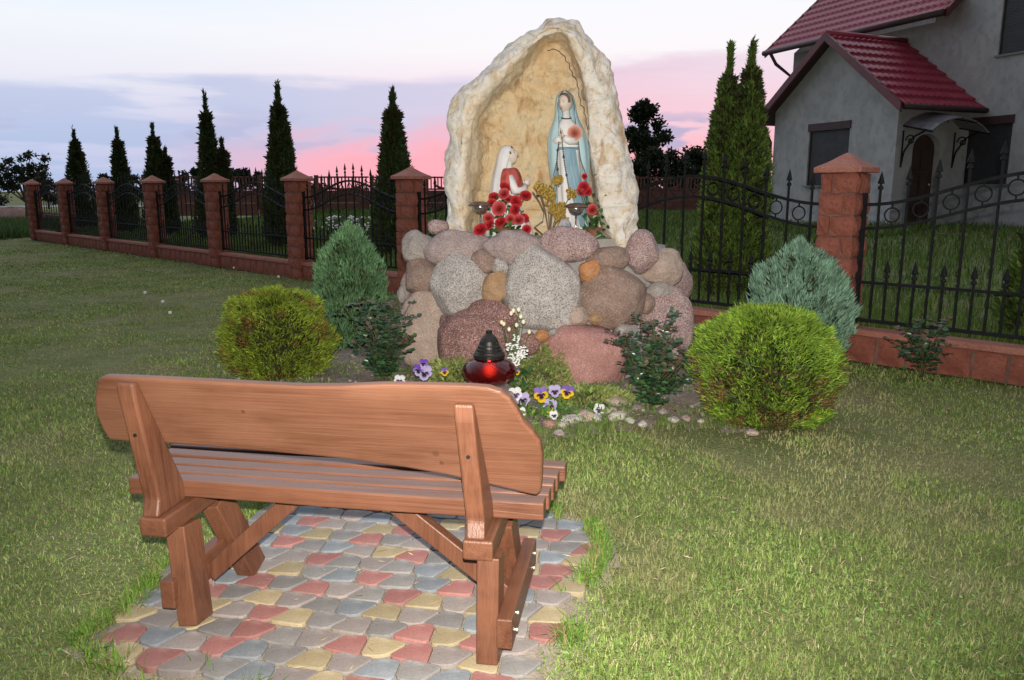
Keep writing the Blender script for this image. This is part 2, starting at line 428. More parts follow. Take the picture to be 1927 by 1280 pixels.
# ------------------------------------------------------------------ ground
def grid_mesh(name, xs, ys, zf, mat):
    X, Y = np.meshgrid(xs, ys); Z = zf(X, Y); nx = len(xs); ny = len(ys)
    v = np.stack([X.ravel(), Y.ravel(), Z.ravel()], 1)
    i = np.arange((ny - 1) * nx).reshape(ny - 1, nx)[:, :-1].ravel()
    f = np.stack([i, i + 1, i + 1 + nx, i + nx], 1)
    return mesh(name, v, f, mat, True)
xs = np.concatenate([[-600, -200, -90, -50], np.linspace(-30, 14, 90), [25, 60, 150, 500]])
ys = np.concatenate([[-300, -60, -15, -4], np.linspace(0, 40, 100), [60, 90, 150, 300, 800]])
g = link('lawn_ground', grid_mesh('lawn_ground', xs, ys, lambda X, Y: .012 * np.sin(X * 1.3 + .4) * np.cos(Y * .9) - .012 - .004 * np.clip(Y - 15, 0, 200) * 0, m_lawn))
g['kind'] = 'structure'
# garden behind the fence, a little higher than the lawn
tt = np.linspace(-14, 23.45, 60); nn = np.concatenate([[0.02], np.linspace(.1, 34, 40), [60]])
T, N_ = np.meshgrid(tt, nn)
V = F0[None, None, :] + T[..., None] * FD + N_[..., None] * FN
V[..., 2] = yard_z(V[..., 0], V[..., 1]) + .02 * np.sin(V[..., 0] * 1.7) * np.sin(V[..., 1] * 1.1)
nx = len(tt); ny = len(nn); i = np.arange((ny - 1) * nx).reshape(ny - 1, nx)[:, :-1].ravel()
f = np.stack([i, i + 1, i + 1 + nx, i + nx], 1)
Vf = V.reshape(-1, 3); skirt = Vf[(nx - 1)::nx].copy(); skirt2 = skirt.copy(); skirt2[:, :2] += FD[:2] * .25; skirt2[:, 2] = -.05
b0 = len(Vf); k = np.arange(ny - 1); sk = np.stack([(nx - 1) + k * nx, b0 + k, b0 + k + 1, (nx - 1) + (k + 1) * nx], 1)
m_yard = pmat('garden_grass_soil', (.12, .155, .055), (.19, .20, .09), 2.0, .95, 1, 40, c3=(.16, .14, .08), s3=30, f3=.5, bdist=.03)
yo = link('garden_ground', mesh('garden_ground', np.vstack([Vf, skirt2]), np.vstack([f, sk]), m_yard, True)); yo['kind'] = 'structure'

# flower bed soil: low mound following its outline
def poly_mound(name, poly, z0, zc, mat, cells=.07, soft=.25, rough=.01):
    P = np.array(poly); lo = P.min(0) - .1; hi = P.max(0) + .1
    xs = np.arange(lo[0], hi[0], cells); ys = np.arange(lo[1], hi[1], cells)
    X, Y = np.meshgrid(xs, ys); d = np.full(X.shape, 9.0)
    for a, b_ in zip(P, np.roll(P, -1, 0)):
        ab = b_ - a; tq = np.clip(((X - a[0]) * ab[0] + (Y - a[1]) * ab[1]) / (ab @ ab), 0, 1)
        d = np.minimum(d, np.hypot(X - a[0] - tq * ab[0], Y - a[1] - tq * ab[1]))
    ins = inpoly(X, Y, P); sd_ = np.where(ins, d, -d)
    Z = z0 + (zc - z0) * np.clip(sd_ / soft, -.6, 1) + rough * rng.normal(size=X.shape) * ins
    nx = len(xs); idx = np.arange(X.size).reshape(X.shape)
    keep = (sd_[:-1, :-1] > -.05) | (sd_[1:, 1:] > -.05)
    f = np.stack([idx[:-1, :-1][keep], idx[:-1, 1:][keep], idx[1:, 1:][keep], idx[1:, :-1][keep]], 1)
    return mesh(name, np.stack([X.ravel(), Y.ravel(), Z.ravel()], 1), f, mat, True)
bo = link('flower_bed', poly_mound('flower_bed', BEDW, 0.004, .045, m_soil)); bo['kind'] = 'structure'

# road, heap of soil far on the left
m_road = pmat('pale_road', (.30, .29, .28), (.38, .37, .36), .5, .95)
ro = MB(); a = G(-60, 382); b_ = G(60, 380); 
ro.add([(-75, 66, .02), (-20, 72, .02), (-20, 80, .02), (-75, 74, .02)], [(0, 1, 2, 3)])
r_ = ro.obj('road', m_road); r_['kind'] = 'structure'

# ------------------------------------------------------------------ paved patch under the bench
m_sand = pmat('joint_sand', (.22, .185, .145), (.30, .255, .205), 14, .95, .7, 90, c3=(.18, .15, .11), s3=50, f3=.6)
P_ = np.array(PATIOW); cen = P_.mean(0)
bed2 = [tuple(cen + (p - cen) * 1.055) for p in P_]
patio = link('paved_patio', poly_mound('paved_patio', bed2, -.004, .012, m_sand, .05, .06, .0015)); patio['kind'] = 'structure'
PAVC = {'grey': ((.165, .155, .148), (.21, .20, .19)), 'blue': ((.15, .165, .178), (.205, .22, .232)), 'yellow': ((.27, .215, .125), (.32, .265, .165)), 'red': ((.25, .105, .095), (.29, .14, .125)), 'pale': ((.20, .172, .16), (.24, .21, .195))}
def pavermat(n, c1, c2):
    m, t, b = base_mat('paver_' + n)
    v = t.node('ShaderNodeTexCoord').outputs['Object']
    oi = t.node('ShaderNodeObjectInfo')
    c = t.mix(t.ss(t.noise(v, 11, 5, .6), .35, .65), c1, c2)
    c = t.mix(t.ss(t.noise(v, 160, 3, .7), .58, .68, 0, .5), c, tuple(x * .45 for x in c1))
    c = t.mix(t.ss(t.noise(t.mapv(v, (1, 1, 1), (4, 4, 4)), 6, 5, .7), .56, .75, 0, .55), c, (.50, .47, .43))
    hs = t.node('ShaderNodeHueSaturation'); t.put(hs.inputs['Color'], c); t.put(hs.inputs['Value'], t.m('ADD', t.m('MULTIPLY', oi.outputs['Random'], .3), .85))
    t.put(b.inputs['Base Color'], hs.outputs[0]); b.inputs['Roughness'].default_value = .85; b.inputs['Specular IOR Level'].default_value = .25
    bn = t.node('ShaderNodeBump'); bn.inputs['Strength'].default_value = .6; bn.inputs['Distance'].default_value = .004
    t.put(bn.inputs['Height'], t.noise(v, 120, 5, .7)); t.l.new(bn.outputs[0], b.inputs['Normal'])
    return m
PM = {k: pavermat(k, *c) for k, c in PAVC.items()}
pa = R(-13.0); pu = np.array([math.cos(pa), math.sin(pa)]); pv = np.array([-math.sin(pa), math.cos(pa)])
po = np.array([-.55, 2.55]); cw = .116; ch = .109
rr = random.Random(11); last = None; prev = {}
for j in range(-14, 15):
    ph = rr.uniform(-.3, .3) * cw + (.5 * cw if j % 2 else 0)
    def jx(i, top):
        s = .025 if (i + j) % 2 == 0 else -.006
        h = math.sin(i * 12.9898 + j * 78.233) * .006
        return ph + i * cw + (s if top else -s) + h
    def jy(jj, x): return jj * ch + .012 * math.sin(x / cw * 3.0 + jj * 2.1)
    for i in range(-15, 16):
        q = []
        for (ii, top) in ((i, 0), (i + 1, 0), (i + 1, 1), (i, 1)):
            x = jx(ii, top); y = jy(j + top, x); q.append(np.array([x, y]))
        c = sum(q) / 4; wc = po + pu * c[0] + pv * c[1]
        if not inpoly(np.array([wc[0]]), np.array([wc[1]]), PATIOW)[0]: continue
        q = [c + (a - c) * (1 - .0045 / max(np.linalg.norm(a - c), .01)) for a in q]
        ring = []
        for k in range(4):
            a, p0, p1 = q[k], q[k - 1], q[(k + 1) % 4]
            for o_ in (p0, p1): ring.append(a + (o_ - a) / np.linalg.norm(o_ - a) * 0.019)
            ring.insert(-1, a + ((p0 - a) / np.linalg.norm(p0 - a) + (p1 - a) / np.linalg.norm(p1 - a)) * .006)
        def W(p, z, s=1.0):
            d = c + (p - c) * s - c; xy = pu * d[0] + pv * d[1]; return (xy[0], xy[1], z)
        mb = MB(); mb.loft([[W(p, -.02) for p in ring], [W(p, .0185) for p in ring], [W(p, .0215, .982) for p in ring], [W(p, .0225, .93) for p in ring]])
        cl = rr.choices(['grey', 'blue', 'yellow', 'red', 'pale'], [3, 2.4, 2.6, 2.6, 2.2])[0]
        while cl == last or (cl in ('yellow', 'red') and prev.get(i) == cl): cl = rr.choices(['grey', 'blue', 'yellow', 'red', 'pale'], [3, 2.4, 2.6, 2.6, 2.2])[0]
        last = cl; prev[i] = cl
        mb.obj('paver', PM[cl], patio, loc=(wc[0], wc[1], rr.uniform(-.003, .003)), rot=(rr.uniform(-.012, .012), rr.uniform(-.012, .012), 0))

# ------------------------------------------------------------------ bench
ZS = .50; BRZ = R(-9.0); bu = np.array([math.cos(BRZ), math.sin(BRZ), 0]); bv = np.array([-math.sin(BRZ), math.cos(BRZ), 0])
rr_c = G(1026, 950, ZS); O = rr_c - bu * .745; O[2] = 0
bench = tag(empty('garden_bench', O, BRZ), 'varnished wooden bench with a wavy live-edge plank back on coloured paving', 'bench')
def bl(p): d = np.asarray(p) - O; return np.array([d @ bu, d @ bv, d[2]])
def slatx(px, ly):       # local x on the seat plane at depth ly for an image column
    lo, hi = -2.0, 2.0
    for _ in range(50):
        mid = (lo + hi) / 2; p = O + bu * mid + bv * ly; p = np.array([p[0], p[1], ZS])
        if proj(p)[0] < px: lo = mid
        else: hi = mid
    return lo
sl_l = [252, 268, 300, 312, 328]; sl_r = [1026, 1036, 1044, 1052, 1066]
for k in range(5):
    y0 = .0 + k * .0915; xl = slatx(sl_l[k], y0 + .035); xr = slatx(sl_r[k], y0 + .035)
    mb = MB(); z0 = ZS - .062; dz = (.004, 0, -.003, -.001, .003)[k]
    n = 7; rings = []
    for q in range(n):
        x = xl + (xr - xl) * q / (n - 1); wob = .003 * math.sin(q * 1.7 + k * 2.3); zz = dz + .003 * math.sin(q * 1.1 + k)
        rings.append([(x, y0 + wob, z0 + zz), (x, y0 + .066 + wob, z0 + zz), (x, y0 + .066 + wob, ZS + zz), (x, y0 + wob, ZS + zz)])
    mb.loft(rings); mb.obj('slat', m_woodx, bench, bevel=.007, seg=3)
# back plank: outline taken back onto the leaning plane of the backrest
TILT = .42; LY0 = .012
pn = bv + np.array([0, 0, TILT]); pp = O + bv * LY0 + np.array([0, 0, ZS])
OUT = [(181, 716), (190, 709), (250, 711), (330, 715), (450, 721), (560, 727), (640, 727), (720, 724), (800, 725), (880, 727), (918, 730), (942, 738), (960, 752), (973, 772),
       (986, 796), (1004, 815), (1016, 832), (1021, 858), (1020, 900), (1018, 927), (1010, 934), (990, 930), (920, 913), (840, 895), (760, 881), (640, 864), (500, 851), (400, 842), (330, 837), (260, 833), (204, 829), (193, 812), (178, 778), (176, 748)]
pts = [bl(onplane(px, py, pp, pn)) for px, py in OUT]
pl2 = [(p[0], p[2]) for p in pts]
TH = .042
mb = MB(); nb = len(pl2)
back = [(x, LY0 - (z - ZS) * TILT, z) for x, z in pl2]; front = [(x, y + TH, z + TH * TILT * .2) for x, y, z in back]
mb.add(back + front, [tuple(range(nb)), tuple(range(2 * nb - 1, nb - 1, -1))] + [(i, i + nb, (i + 1) % nb + nb, (i + 1) % nb) for i in range(nb)])
board = mb.obj('backrest_plank', m_board, bench, bevel=.011, seg=3)
# posts, bearers, legs, braces
zt_l = bl(onplane(240, 722, pp - bv * .03, pn))[2]; zt_r = bl(onplane(874, 762, pp - bv * .03, pn))[2]
xl_p = bl(G(303, 965, .44))[0]; xr_p = bl(G(905, 1015, .44))[0]
def lyb(z): return LY0 - (z - ZS) * TILT
ZB = ZS - .064
for xc_, zt, lx2 in ((xl_p, zt_l, 0), (xr_p, zt_r, 0)):
    nz = 9; fr = []; bk = []
    for q in range(nz):
        s = q / (nz - 1); z = ZB + (zt - ZB) * s
        fy = lyb(max(z, ZS - .02)) - .002 - (0.0 if s > .12 else .012 * (1 - s / .12))
        th = .128 * (1 - s) ** 1.5 + .040 + .016 * math.sin(s * math.pi)
        if s == 1: th = .030
        fr.append((fy, z)); bk.append((fy - th, z))
    mb = MB(); mb.prism(fr + bk[::-1], 0, xc_ - .030, xc_ + .030); mb.v = [(x_ - .018 - .030 * (z_ - ZB) / (zt - ZB), y_, z_) for x_, y_, z_ in mb.v]
    p_ = mb.obj('backrest_post', m_woodz, bench, bevel=.008, seg=2)
    zb = ZB + (zt - ZB) * .62
    fy = lyb(zb) - .002 - (.128 * .38 ** 1.5 + .04 + .016 * math.sin(.62 * math.pi))
    mh = MB(); mh.lathe([(.006, 0), (.006, .004), (.003, .004)], 10)
    o_ = mh.obj('screw', m_iron, bench, loc=(xc_ - .036, fy - .002, zb), rot=(R(90), 0, 0))
    y_r = fr[0][0] - .17
    mb = MB(); mb.box((xc_ - .010, (y_r + .40) / 2, ZB - .034), (.095, .40 - y_r, .066)); mb.obj('bearer', m_woody, bench, bevel=.007)
rl = bl(G(360, 1190)); rrg = bl(G(918, 1263)); fl_ = bl(G(478, 1085))
def beam(name, p0, p1, wdt, dep, mat, side=(1, 0, 0), bev=.0045):
    p0 = Vector(tuple(map(float, p0))); p1 = Vector(tuple(map(float, p1))); d = (p1 - p0).normalized(); s = Vector(side); s = (s - d * s.dot(d)).normalized(); u = d.cross(s)
    mb = MB(); rings = [[p + s * a * wdt / 2 + u * b * dep / 2 for a, b in ((-1, -1), (1, -1), (1, 1), (-1, 1))] for p in (p0, (p0 + p1) / 2, p1)]
    mb.loft(rings); return mb.obj(name, mat, bench, bevel=bev)
zt = ZB - .069
for sgn, bx, px_ in ((-1, rl, xl_p), (1, rrg, xr_p)):
    x0 = bx[0]; xt = px_ + .014
    beam('leg', (x0, bx[1] + .035, .026), (xt + .006, bx[1] + .075, zt), .070, .108, m_woodz)
    beam('leg', (x0 + .01, .315, .026), (xt, .19, zt), .070, .108, m_woodz)
    xs_ = x0 + sgn * .058
    st_ = beam('stretcher', (xs_, bx[1] - .03, .150), (xs_, .39, .150), .05, .10, m_woody)
    for yy in (bx[1] + .05, .30):
        for dz in (-.022, .026):
            MB().lathe([(.007, 0), (.007, .006), (.003, .008)], 10).obj('bolt', m_bolt, st_, loc=(xs_ + sgn * .026, yy + dz * .4, .15 + dz), rot=(0, R(90) * sgn, 0))
    beam('brace', (x0 + sgn * .035, .10, .115), (px_ - sgn * .36, .13, ZB - .02), .05, .062, m_woodz, side=(0, 1, 0))
mb = MB(); mb.box((.02, .15, ZB - .018), (.42, .055, .03)); mb.obj('under_batten', m_woodx, bench, bevel=.004)
PB = dict(slatR=proj(O + bu * .745 + np.array([0, 0, ZS])), zt=(zt_l, zt_r), legs=(rl, rrg, fl_), posts=(xl_p, xr_p))
print('BENCH', PB)

# ------------------------------------------------------------------ boulder pedestal
XC, YC = .31, 6.78
def prx(z): return 1.31 - .10 * min(max(z, 0), 1.3) / 1.15
def pry(z): return .95 - .36 * min(max(z, 0), 1.3) / 1.15
def pile_hit(px, py):
    d = ray(px, py); o = np.array([0, 0, CAMH]); best = None
    for Y in np.arange(5.3, 7.2, .01):
        p = o + d * (Y / d[1]); z = p[2]
        k = ((p[0] - XC) / prx(z)) ** 2 + ((p[1] - YC) / pry(z)) ** 2
        if k <= 1: return p
        if best is None or k < best[0]: best = (k, p)
    return best[1]
ped = tag(empty('boulder_pedestal', (XC, YC, 0)), 'mound of cemented granite boulders carrying the grotto niche', 'pedestal')
mb = MB(); rings = []
for z in np.linspace(-.02, 1.04, 12):
    rings.append([((prx(z) - .13 - .10 * z) * math.cos(a) + .02 * math.sin(a * 7 + z * 9), (pry(z) - .095) * math.sin(a) + .02 * math.cos(a * 5 + z * 7), z) for a in np.linspace(0, 2 * math.pi, 48, endpoint=False)])
mb.loft(rings); core = mb.obj('cement_core', m_cement, ped, smooth=True)
BLD = [ # crop x, y, rx, ry, roll deg, material, boxiness
 (415, 205, 188, 98, -6, 'mauve', .3), (185, 205, 95, 88, 35, 'grey', .7), (318, 82, 55, 36, 0, 'pink', .2), (200, 372, 98, 98, 0, 'brown', .8),
 (432, 430, 168, 178, 5, 'light', .5), (595, 280, 74, 60, 0, 'brown', .2), (765, 205, 162, 88, 4, 'mauve', .3), (683, 315, 42, 42, 0, 'light', .2),
 (660, 440, 72, 92, 25, 'ochre', .2), (945, 462, 222, 232, 0, 'light', .6), (1085, 188, 150, 88, 3, 'pink', .4), (1222, 350, 60, 66, 0, 'orange', .3),
 (1330, 275, 112, 72, -4, 'brown', .2), (1537, 235, 98, 110, 10, 'pink', .4), (1660, 320, 112, 108, 0, 'tan', .4), (1365, 497, 198, 172, -6, 'brown', .4),
 (1640, 465, 82, 52, 0, 'grey', .3), (1560, 535, 42, 52, 0, 'brown', .3), (1675, 650, 165, 232, 12, 'pink', .4), (205, 690, 142, 228, -8, 'tan', .4),
 (555, 745, 240, 172, -8, 'red', .5), (640, 590, 150, 70, 8, 'red', .3), (1185, 845, 282, 195, 10, 'rose', .6), (1420, 692, 50, 34, 0, 'grey', .2),
 (930, 722, 38, 30, 0, 'orange', .2), (1140, 605, 62, 58, 20, 'tan', .3), (350, 640, 24, 38, 0, 'red', .2), (858, 765, 48, 60, 0, 'red', .3), (105, 470, 28, 48, 0, 'grey', .3),
 (1250, 620, 40, 30, 0, 'ochre', .2), (1005, 700, 30, 24, 0, 'grey', .2), (120, 640, 60, 90, 0, 'grey', .4)]
seed = 0
def boulder(name, c, ax, rad, box, sd_, mat, parent, flat=0.0):
    bm = bmesh.new(); bmesh.ops.create_icosphere(bm, subdivisions=4, radius=1.0)
    pw = 1.0 / (1.0 + box * 1.1)
    for v_ in bm.verts:
        p = v_.co.copy()
        q = Vector([math.copysign(abs(t_) ** (1 - .30 * box), t_) for t_ in p]);
        m_ = max(abs(q.x), abs(q.y), abs(q.z)); q = q.normalized() * (1 + .10 * box * (1 - m_))
        n_ = 1.10 + .20 * fbm(p, 1.1, sd_ * 3.7, 2) * (1 + box) + .09 * fbm(p, 3.0, sd_ * 1.9 + 5, 4)
        q = q * n_
        # a few planar facets
        for k in range(5 + int(box * 5)):
            h = random.Random(sd_ * 17 + k); nv = Vector((h.uniform(-1, 1), h.uniform(-1, 1), h.uniform(-1, 1))).normalized()
            lim = h.uniform(.82, 1.0) - .05 * box
            e = q.dot(nv) - lim
            if e > 0: q -= nv * e * .72
        w_ = ax[0] * (q.x * rad[0]) + ax[1] * (q.y * rad[1]) + ax[2] * (q.z * rad[2])
        v_.co = w_
    me = bpy.data.meshes.new(name); bm.to_mesh(me); bm.free()
    me.polygons.foreach_set('use_smooth', np.ones(len(me.polygons), dtype=bool)); me.materials.append(mat)
    return link(name, me, parent, loc=c)
for (cx_, cy_, rx_, ry_, roll, mt, bx) in BLD:
    px = 720 + cx_ * .3217; py = 400 + cy_ * .3217
    p = pile_hit(px, py)
    nrm = np.array([(p[0] - XC) / prx(p[2]) ** 2, (p[1] - YC) / pry(p[2]) ** 2, .25]); nrm /= np.linalg.norm(nrm)
    tocam = np.array([0, 0, CAMH]) - p; D = np.linalg.norm(tocam); tocam /= D
    n2_ = nrm * .35 + tocam * .65; n2_ /= np.linalg.norm(n2_)
    rt = np.cross(np.array([0, 0, 1.0]), n2_); rt /= np.linalg.norm(rt); upv = np.cross(n2_, rt)
    a = R(-roll); ax = [Vector(rt * math.cos(a) + upv * math.sin(a)), Vector(upv * math.cos(a) - rt * math.sin(a)), Vector(n2_)]
    zc = p[1] * cp - (p[2] - CAMH) * sp
    k = .3217 * zc / FPX; rx, ry = rx_ * k * 1.02 + .006, ry_ * k * 1.02 + .006; rz = min(.24, .50 * min(rx, ry) + .03)
    c = p - nrm * rz * .50 - np.array([XC, YC, 0]); seed += 1
    boulder('boulder', c, ax, (rx, ry, rz), bx, seed, GR[mt], ped)
# stones round the back so that the mound is whole
for a in np.linspace(20, 160, 8):
    for z, r_ in ((.22, .28), (.68, .24)):
        c = ((prx(z) - .15) * math.cos(R(a)), (pry(z) - .12) * math.sin(R(a)), z); seed += 1
        boulder('boulder', c, [Vector((1, 0, 0)), Vector((0, 1, 0)), Vector((0, 0, 1))], (r_, r_ * .8, r_ * .9), .4, seed, GR[['tan', 'grey', 'pink', 'brown'][seed % 4]], ped)

# ------------------------------------------------------------------ grotto niche (hollow rock shell)
Y0 = 6.42
def resample(pl, n):
    pl = np.array(pl, float); d = np.r_[0, np.cumsum(np.linalg.norm(np.diff(pl, axis=0), axis=1))]
    t_ = np.linspace(0, d[-1], n); return np.stack([np.interp(t_, d, pl[:, i]) for i in range(pl.shape[1])], 1)
NL = 250
outer_px = [(838, 470), (836, 433), (834, 380), (835, 325), (841, 271), (843, 221), (849, 189), (863, 167), (877, 152), (913, 116), (938, 92), (971, 73), (1007, 49), (1032, 34), (1052, 31), (1086, 38), (1104, 56), (1129, 81), (1147, 110), (1160, 136), (1167, 171), (1170, 207), (1177, 243), (1187, 290), (1196, 332), (1200, 385), (1202, 440), (1200, 480)]
rim_px = [(866, 470), (864, 433), (862, 380), (862, 325), (866, 271), (868, 225), (876, 196), (890, 176), (905, 160), (935, 130), (960, 108), (990, 88), (1018, 62), (1040, 52), (1058, 52), (1080, 60), (1098, 84), (1112, 106), (1124, 130), (1134, 158), (1140, 190), (1144, 225), (1150, 260), (1158, 300), (1166, 340), (1172, 390), (1180, 440), (1184, 480)]
lip_px = [(881, 470), (880, 433), (880, 380), (882, 325), (886, 271), (892, 225), (902, 200), (916, 182), (932, 166), (956, 142), (978, 120), (1000, 96), (1018, 72), (1034, 62), (1048, 62), (1064, 72), (1076, 96), (1088, 124), (1096, 152), (1103, 185), (1108, 220), (1110, 255), (1112, 290), (1118, 325), (1124, 365), (1134, 405), (1150, 445), (1168, 480)]
seam_px = [(905, 470), (904, 433), (903, 390), (905, 330), (908, 285), (914, 240), (924, 215), (938, 196), (952, 178), (972, 154), (990, 134), (1008, 106), (1024, 88), (1036, 83), (1048, 83), (1060, 92), (1072, 112), (1082, 136), (1090, 160), (1096, 190), (1102, 218), (1106, 245), (1108, 272), (1108, 300), (1109, 330), (1112, 370), (1122, 420), (1134, 470)]
def lift(pl, Y): return [atY(px, py, Y) for px, py in pl]
def rs(pl, Y):
    return np.array(resample([atY(px, py, Y) for px, py in pl], NL))
Ls = [rs(outer_px, Y0 + .78), rs(outer_px, Y0 + .30), rs(outer_px, Y0 + .12), rs(rim_px, Y0), rs(lip_px, Y0 + .05), rs(seam_px, Y0 + .40)]
cxy = atY(1000, 300, Y0 + .6)
Ls[0][:, 0] = cxy[0] + (Ls[0][:, 0] - cxy[0]) * .60; Ls[0][:, 2] = .9 + (Ls[0][:, 2] - .9) * .82
Lm = Ls[1].copy(); Lm[:, 1] = Y0 + .55; Lm[:, 0] = cxy[0] + (Lm[:, 0] - cxy[0]) * .90; Lm[:, 2] = .9 + (Lm[:, 2] - .9) * .95
Ls.insert(1, Lm)
seam = Ls[-1]
cb = np.array([seam[:, 0].mean(), Y0 + .58, 1.45])
for s_ in (.25, .5, .75, .95):
    q = seam * (1 - s_) + cb * s_; q[:, 1] = Y0 + .40 + .18 * math.sin(s_ * math.pi / 2); Ls.append(q)
# flatten the back wall loops to the floor
SUB = 11; loops = []; shade = []
nl = len(Ls)
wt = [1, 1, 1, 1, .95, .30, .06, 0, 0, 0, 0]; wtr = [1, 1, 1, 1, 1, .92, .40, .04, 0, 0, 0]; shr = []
for a in range(nl - 1):
    for k in range(SUB):
        u_ = k / SUB; p0, p1, p2, p3 = Ls[max(a - 1, 0)], Ls[a], Ls[a + 1], Ls[min(a + 2, nl - 1)]
        cr = .5 * ((2 * p1) + (-p0 + p2) * u_ + (2 * p0 - 5 * p1 + 4 * p2 - p3) * u_ ** 2 + (-p0 + 3 * p1 - 3 * p2 + p3) * u_ ** 3)
        li = p1 * (1 - u_) + p2 * u_
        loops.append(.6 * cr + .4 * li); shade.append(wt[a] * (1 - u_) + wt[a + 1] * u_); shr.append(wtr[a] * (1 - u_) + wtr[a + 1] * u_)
loops.append(Ls[-1]); shade.append(wt[-1]); shr.append(0)
L = np.array(loops); nlp = len(L)
Lc = L.copy()
nrmv = np.zeros_like(L); du = np.gradient(L, axis=0); dv = np.gradient(L, axis=1); nrmv = np.cross(du, dv); nrmv /= (np.linalg.norm(nrmv, axis=2, keepdims=True) + 1e-9)
for a in range(nlp):
    amp = .035 * shade[a] + .020
    for k in range(NL):
        p = L[a, k]
        vd_, _ = mnoise.voronoi(Vector((p[0] * 4.2 + .6 * fbm(p, 3, 5, 2), p[1] * 4.2, p[2] * 4.2 + .6 * fbm(p, 3, 15, 2))))
        vd2, _ = mnoise.voronoi(Vector((p[0] * 10, p[1] * 10, p[2] * 10)))
        dsp = amp * (fbm(p, 2.6, 2.0, 4) * 1.3) - (.040 * shade[a] + .012) * (vd_[0] - .30) - .024 * (.3 + .7 * shade[a]) * (vd2[0] - .35) + .014 * fbm(p, 16, 4, 3) - .012 * shade[a]
        if shade[a] < .2:     # chipped ledges of the back wall
            dsp += .022 * math.floor(2.2 * fbm((p[0] * .9 + p[2] * .3, 1, p[2]), 3.0, 31, 2) + .5)
        Lc[a, k] = p + nrmv[a, k] * dsp
vv = Lc.reshape(-1, 3); org = np.array([XC, Y0 + .3, 1.05])
idx = np.arange(nlp * NL).reshape(nlp, NL)
inn = [a for a in range(nlp - 1) if shade[a] < .5]
clo = np.array([[idx[a, NL - 1], idx[a, 0], idx[a + 1, 0], idx[a + 1, NL - 1]] for a in inn])
ff = np.stack([idx[:-1, :-1].ravel(), idx[:-1, 1:].ravel(), idx[1:, 1:].ravel(), idx[1:, :-1].ravel()], 1)
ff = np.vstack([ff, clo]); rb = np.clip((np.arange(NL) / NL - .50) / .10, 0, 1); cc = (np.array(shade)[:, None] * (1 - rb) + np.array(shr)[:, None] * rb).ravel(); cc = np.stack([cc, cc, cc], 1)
# close the outer back
bc = np.array([cxy[0], Y0 + .95, 1.5])
bk0 = idx[0]
vv2 = np.vstack([vv, bc[None]]) - org
tri = np.stack([bk0[:-1], bk0[1:], np.full(NL - 1, len(vv2) - 1)], 1)
cc = np.vstack([cc, [[1, 1, 1]]])
shell = empty('grotto_niche', org); tag(shell, 'hollow cream artificial rock niche arching over two painted statues', 'grotto')
part('rock_shell', vv2, [tuple(q) for q in ff] + [tuple(q) for q in tri], m_rock, shell, True, cc)
seam_pts = [Lc[SUB * 6 + 2, int(NL * q)] - org + np.array([0, -.035, 0]) for q in np.linspace(.50, .72, 40)]
MB().tube([p + np.array([.006 * math.sin(i * 1.7), 0, .005 * math.cos(i * 2.1)]) for i, p in enumerate(seam_pts)], .0032, 6).obj('seam_line', m_iron, shell, smooth=True)  # thin dark tube added along the seam between back wall and right limb
# floor of the niche
m_floor = pmat('niche_floor', (.40, .36, .29), (.30, .29, .26), 7, .9, .7, 40)
mb = MB(); rings = []
for z, s in ((-.06, 1.0), (.045, .97), (.06, .8), (.06, .1)):
    rings.append([(.80 * s * math.cos(a), .42 * s * math.sin(a) + .08, z + .012 * math.sin(5 * a)) for a in np.linspace(0, 2 * math.pi, 40, endpoint=False)])
mb.loft(rings); mb.obj('niche_floor', m_floor, shell, smooth=False)
FLZ = 1.05 + .06

# ------------------------------------------------------------------ leaf / spray builders (numpy)
def unit(a): return a / (np.linalg.norm(a, axis=-1, keepdims=True) + 1e-9)
def sprays(P, D, L, W, col, fold=.25):
    n = len(P); D = unit(D); S = unit(np.cross(D, rng.normal(size=(n, 3)))); N2 = np.cross(D, S)
    L = np.broadcast_to(L, (n,))[:, None]; W = np.broadcast_to(W, (n,))[:, None]
    v = np.stack([P, P + D * L * .45 + S * W + N2 * W * fold, P + D * L, P + D * L * .45 - S * W + N2 * W * fold], 1).reshape(-1, 3)
    f = np.arange(4 * n).reshape(n, 4); return v, f, np.repeat(col, 4, 0)
def leaves6(P, D, N2, L, W, col):
    n = len(P); D = unit(D); S = unit(np.cross(D, N2)); N2 = np.cross(S, D)
    L = np.broadcast_to(L, (n,))[:, None]; W = np.broadcast_to(W, (n,))[:, None]
    v = np.stack([P, P + D * L * .3 + S * W + N2 * W * .3, P + D * L * .7 + S * W * .85 + N2 * W * .25, P + D * L - N2 * W * .3,
                  P + D * L * .7 - S * W * .85 + N2 * W * .25, P + D * L * .3 - S * W + N2 * W * .3], 1).reshape(-1, 3)
    b = np.arange(n)[:, None] * 6
    f = np.concatenate([b + np.array([[0, 1, 2, 3]]), b + np.array([[0, 3, 4, 5]])], 0)
    return v, f, np.repeat(col, 6, 0)
def pal(n, cols, wts, jit=.18):
    c = np.array(cols)[rng.choice(len(cols), n, p=np.array(wts) / np.sum(wts))]
    return np.clip(c * (1 + jit * rng.normal(size=(n, 1))) , .003, 1)
def rdir(n): return unit(rng.normal(size=(n, 3)))

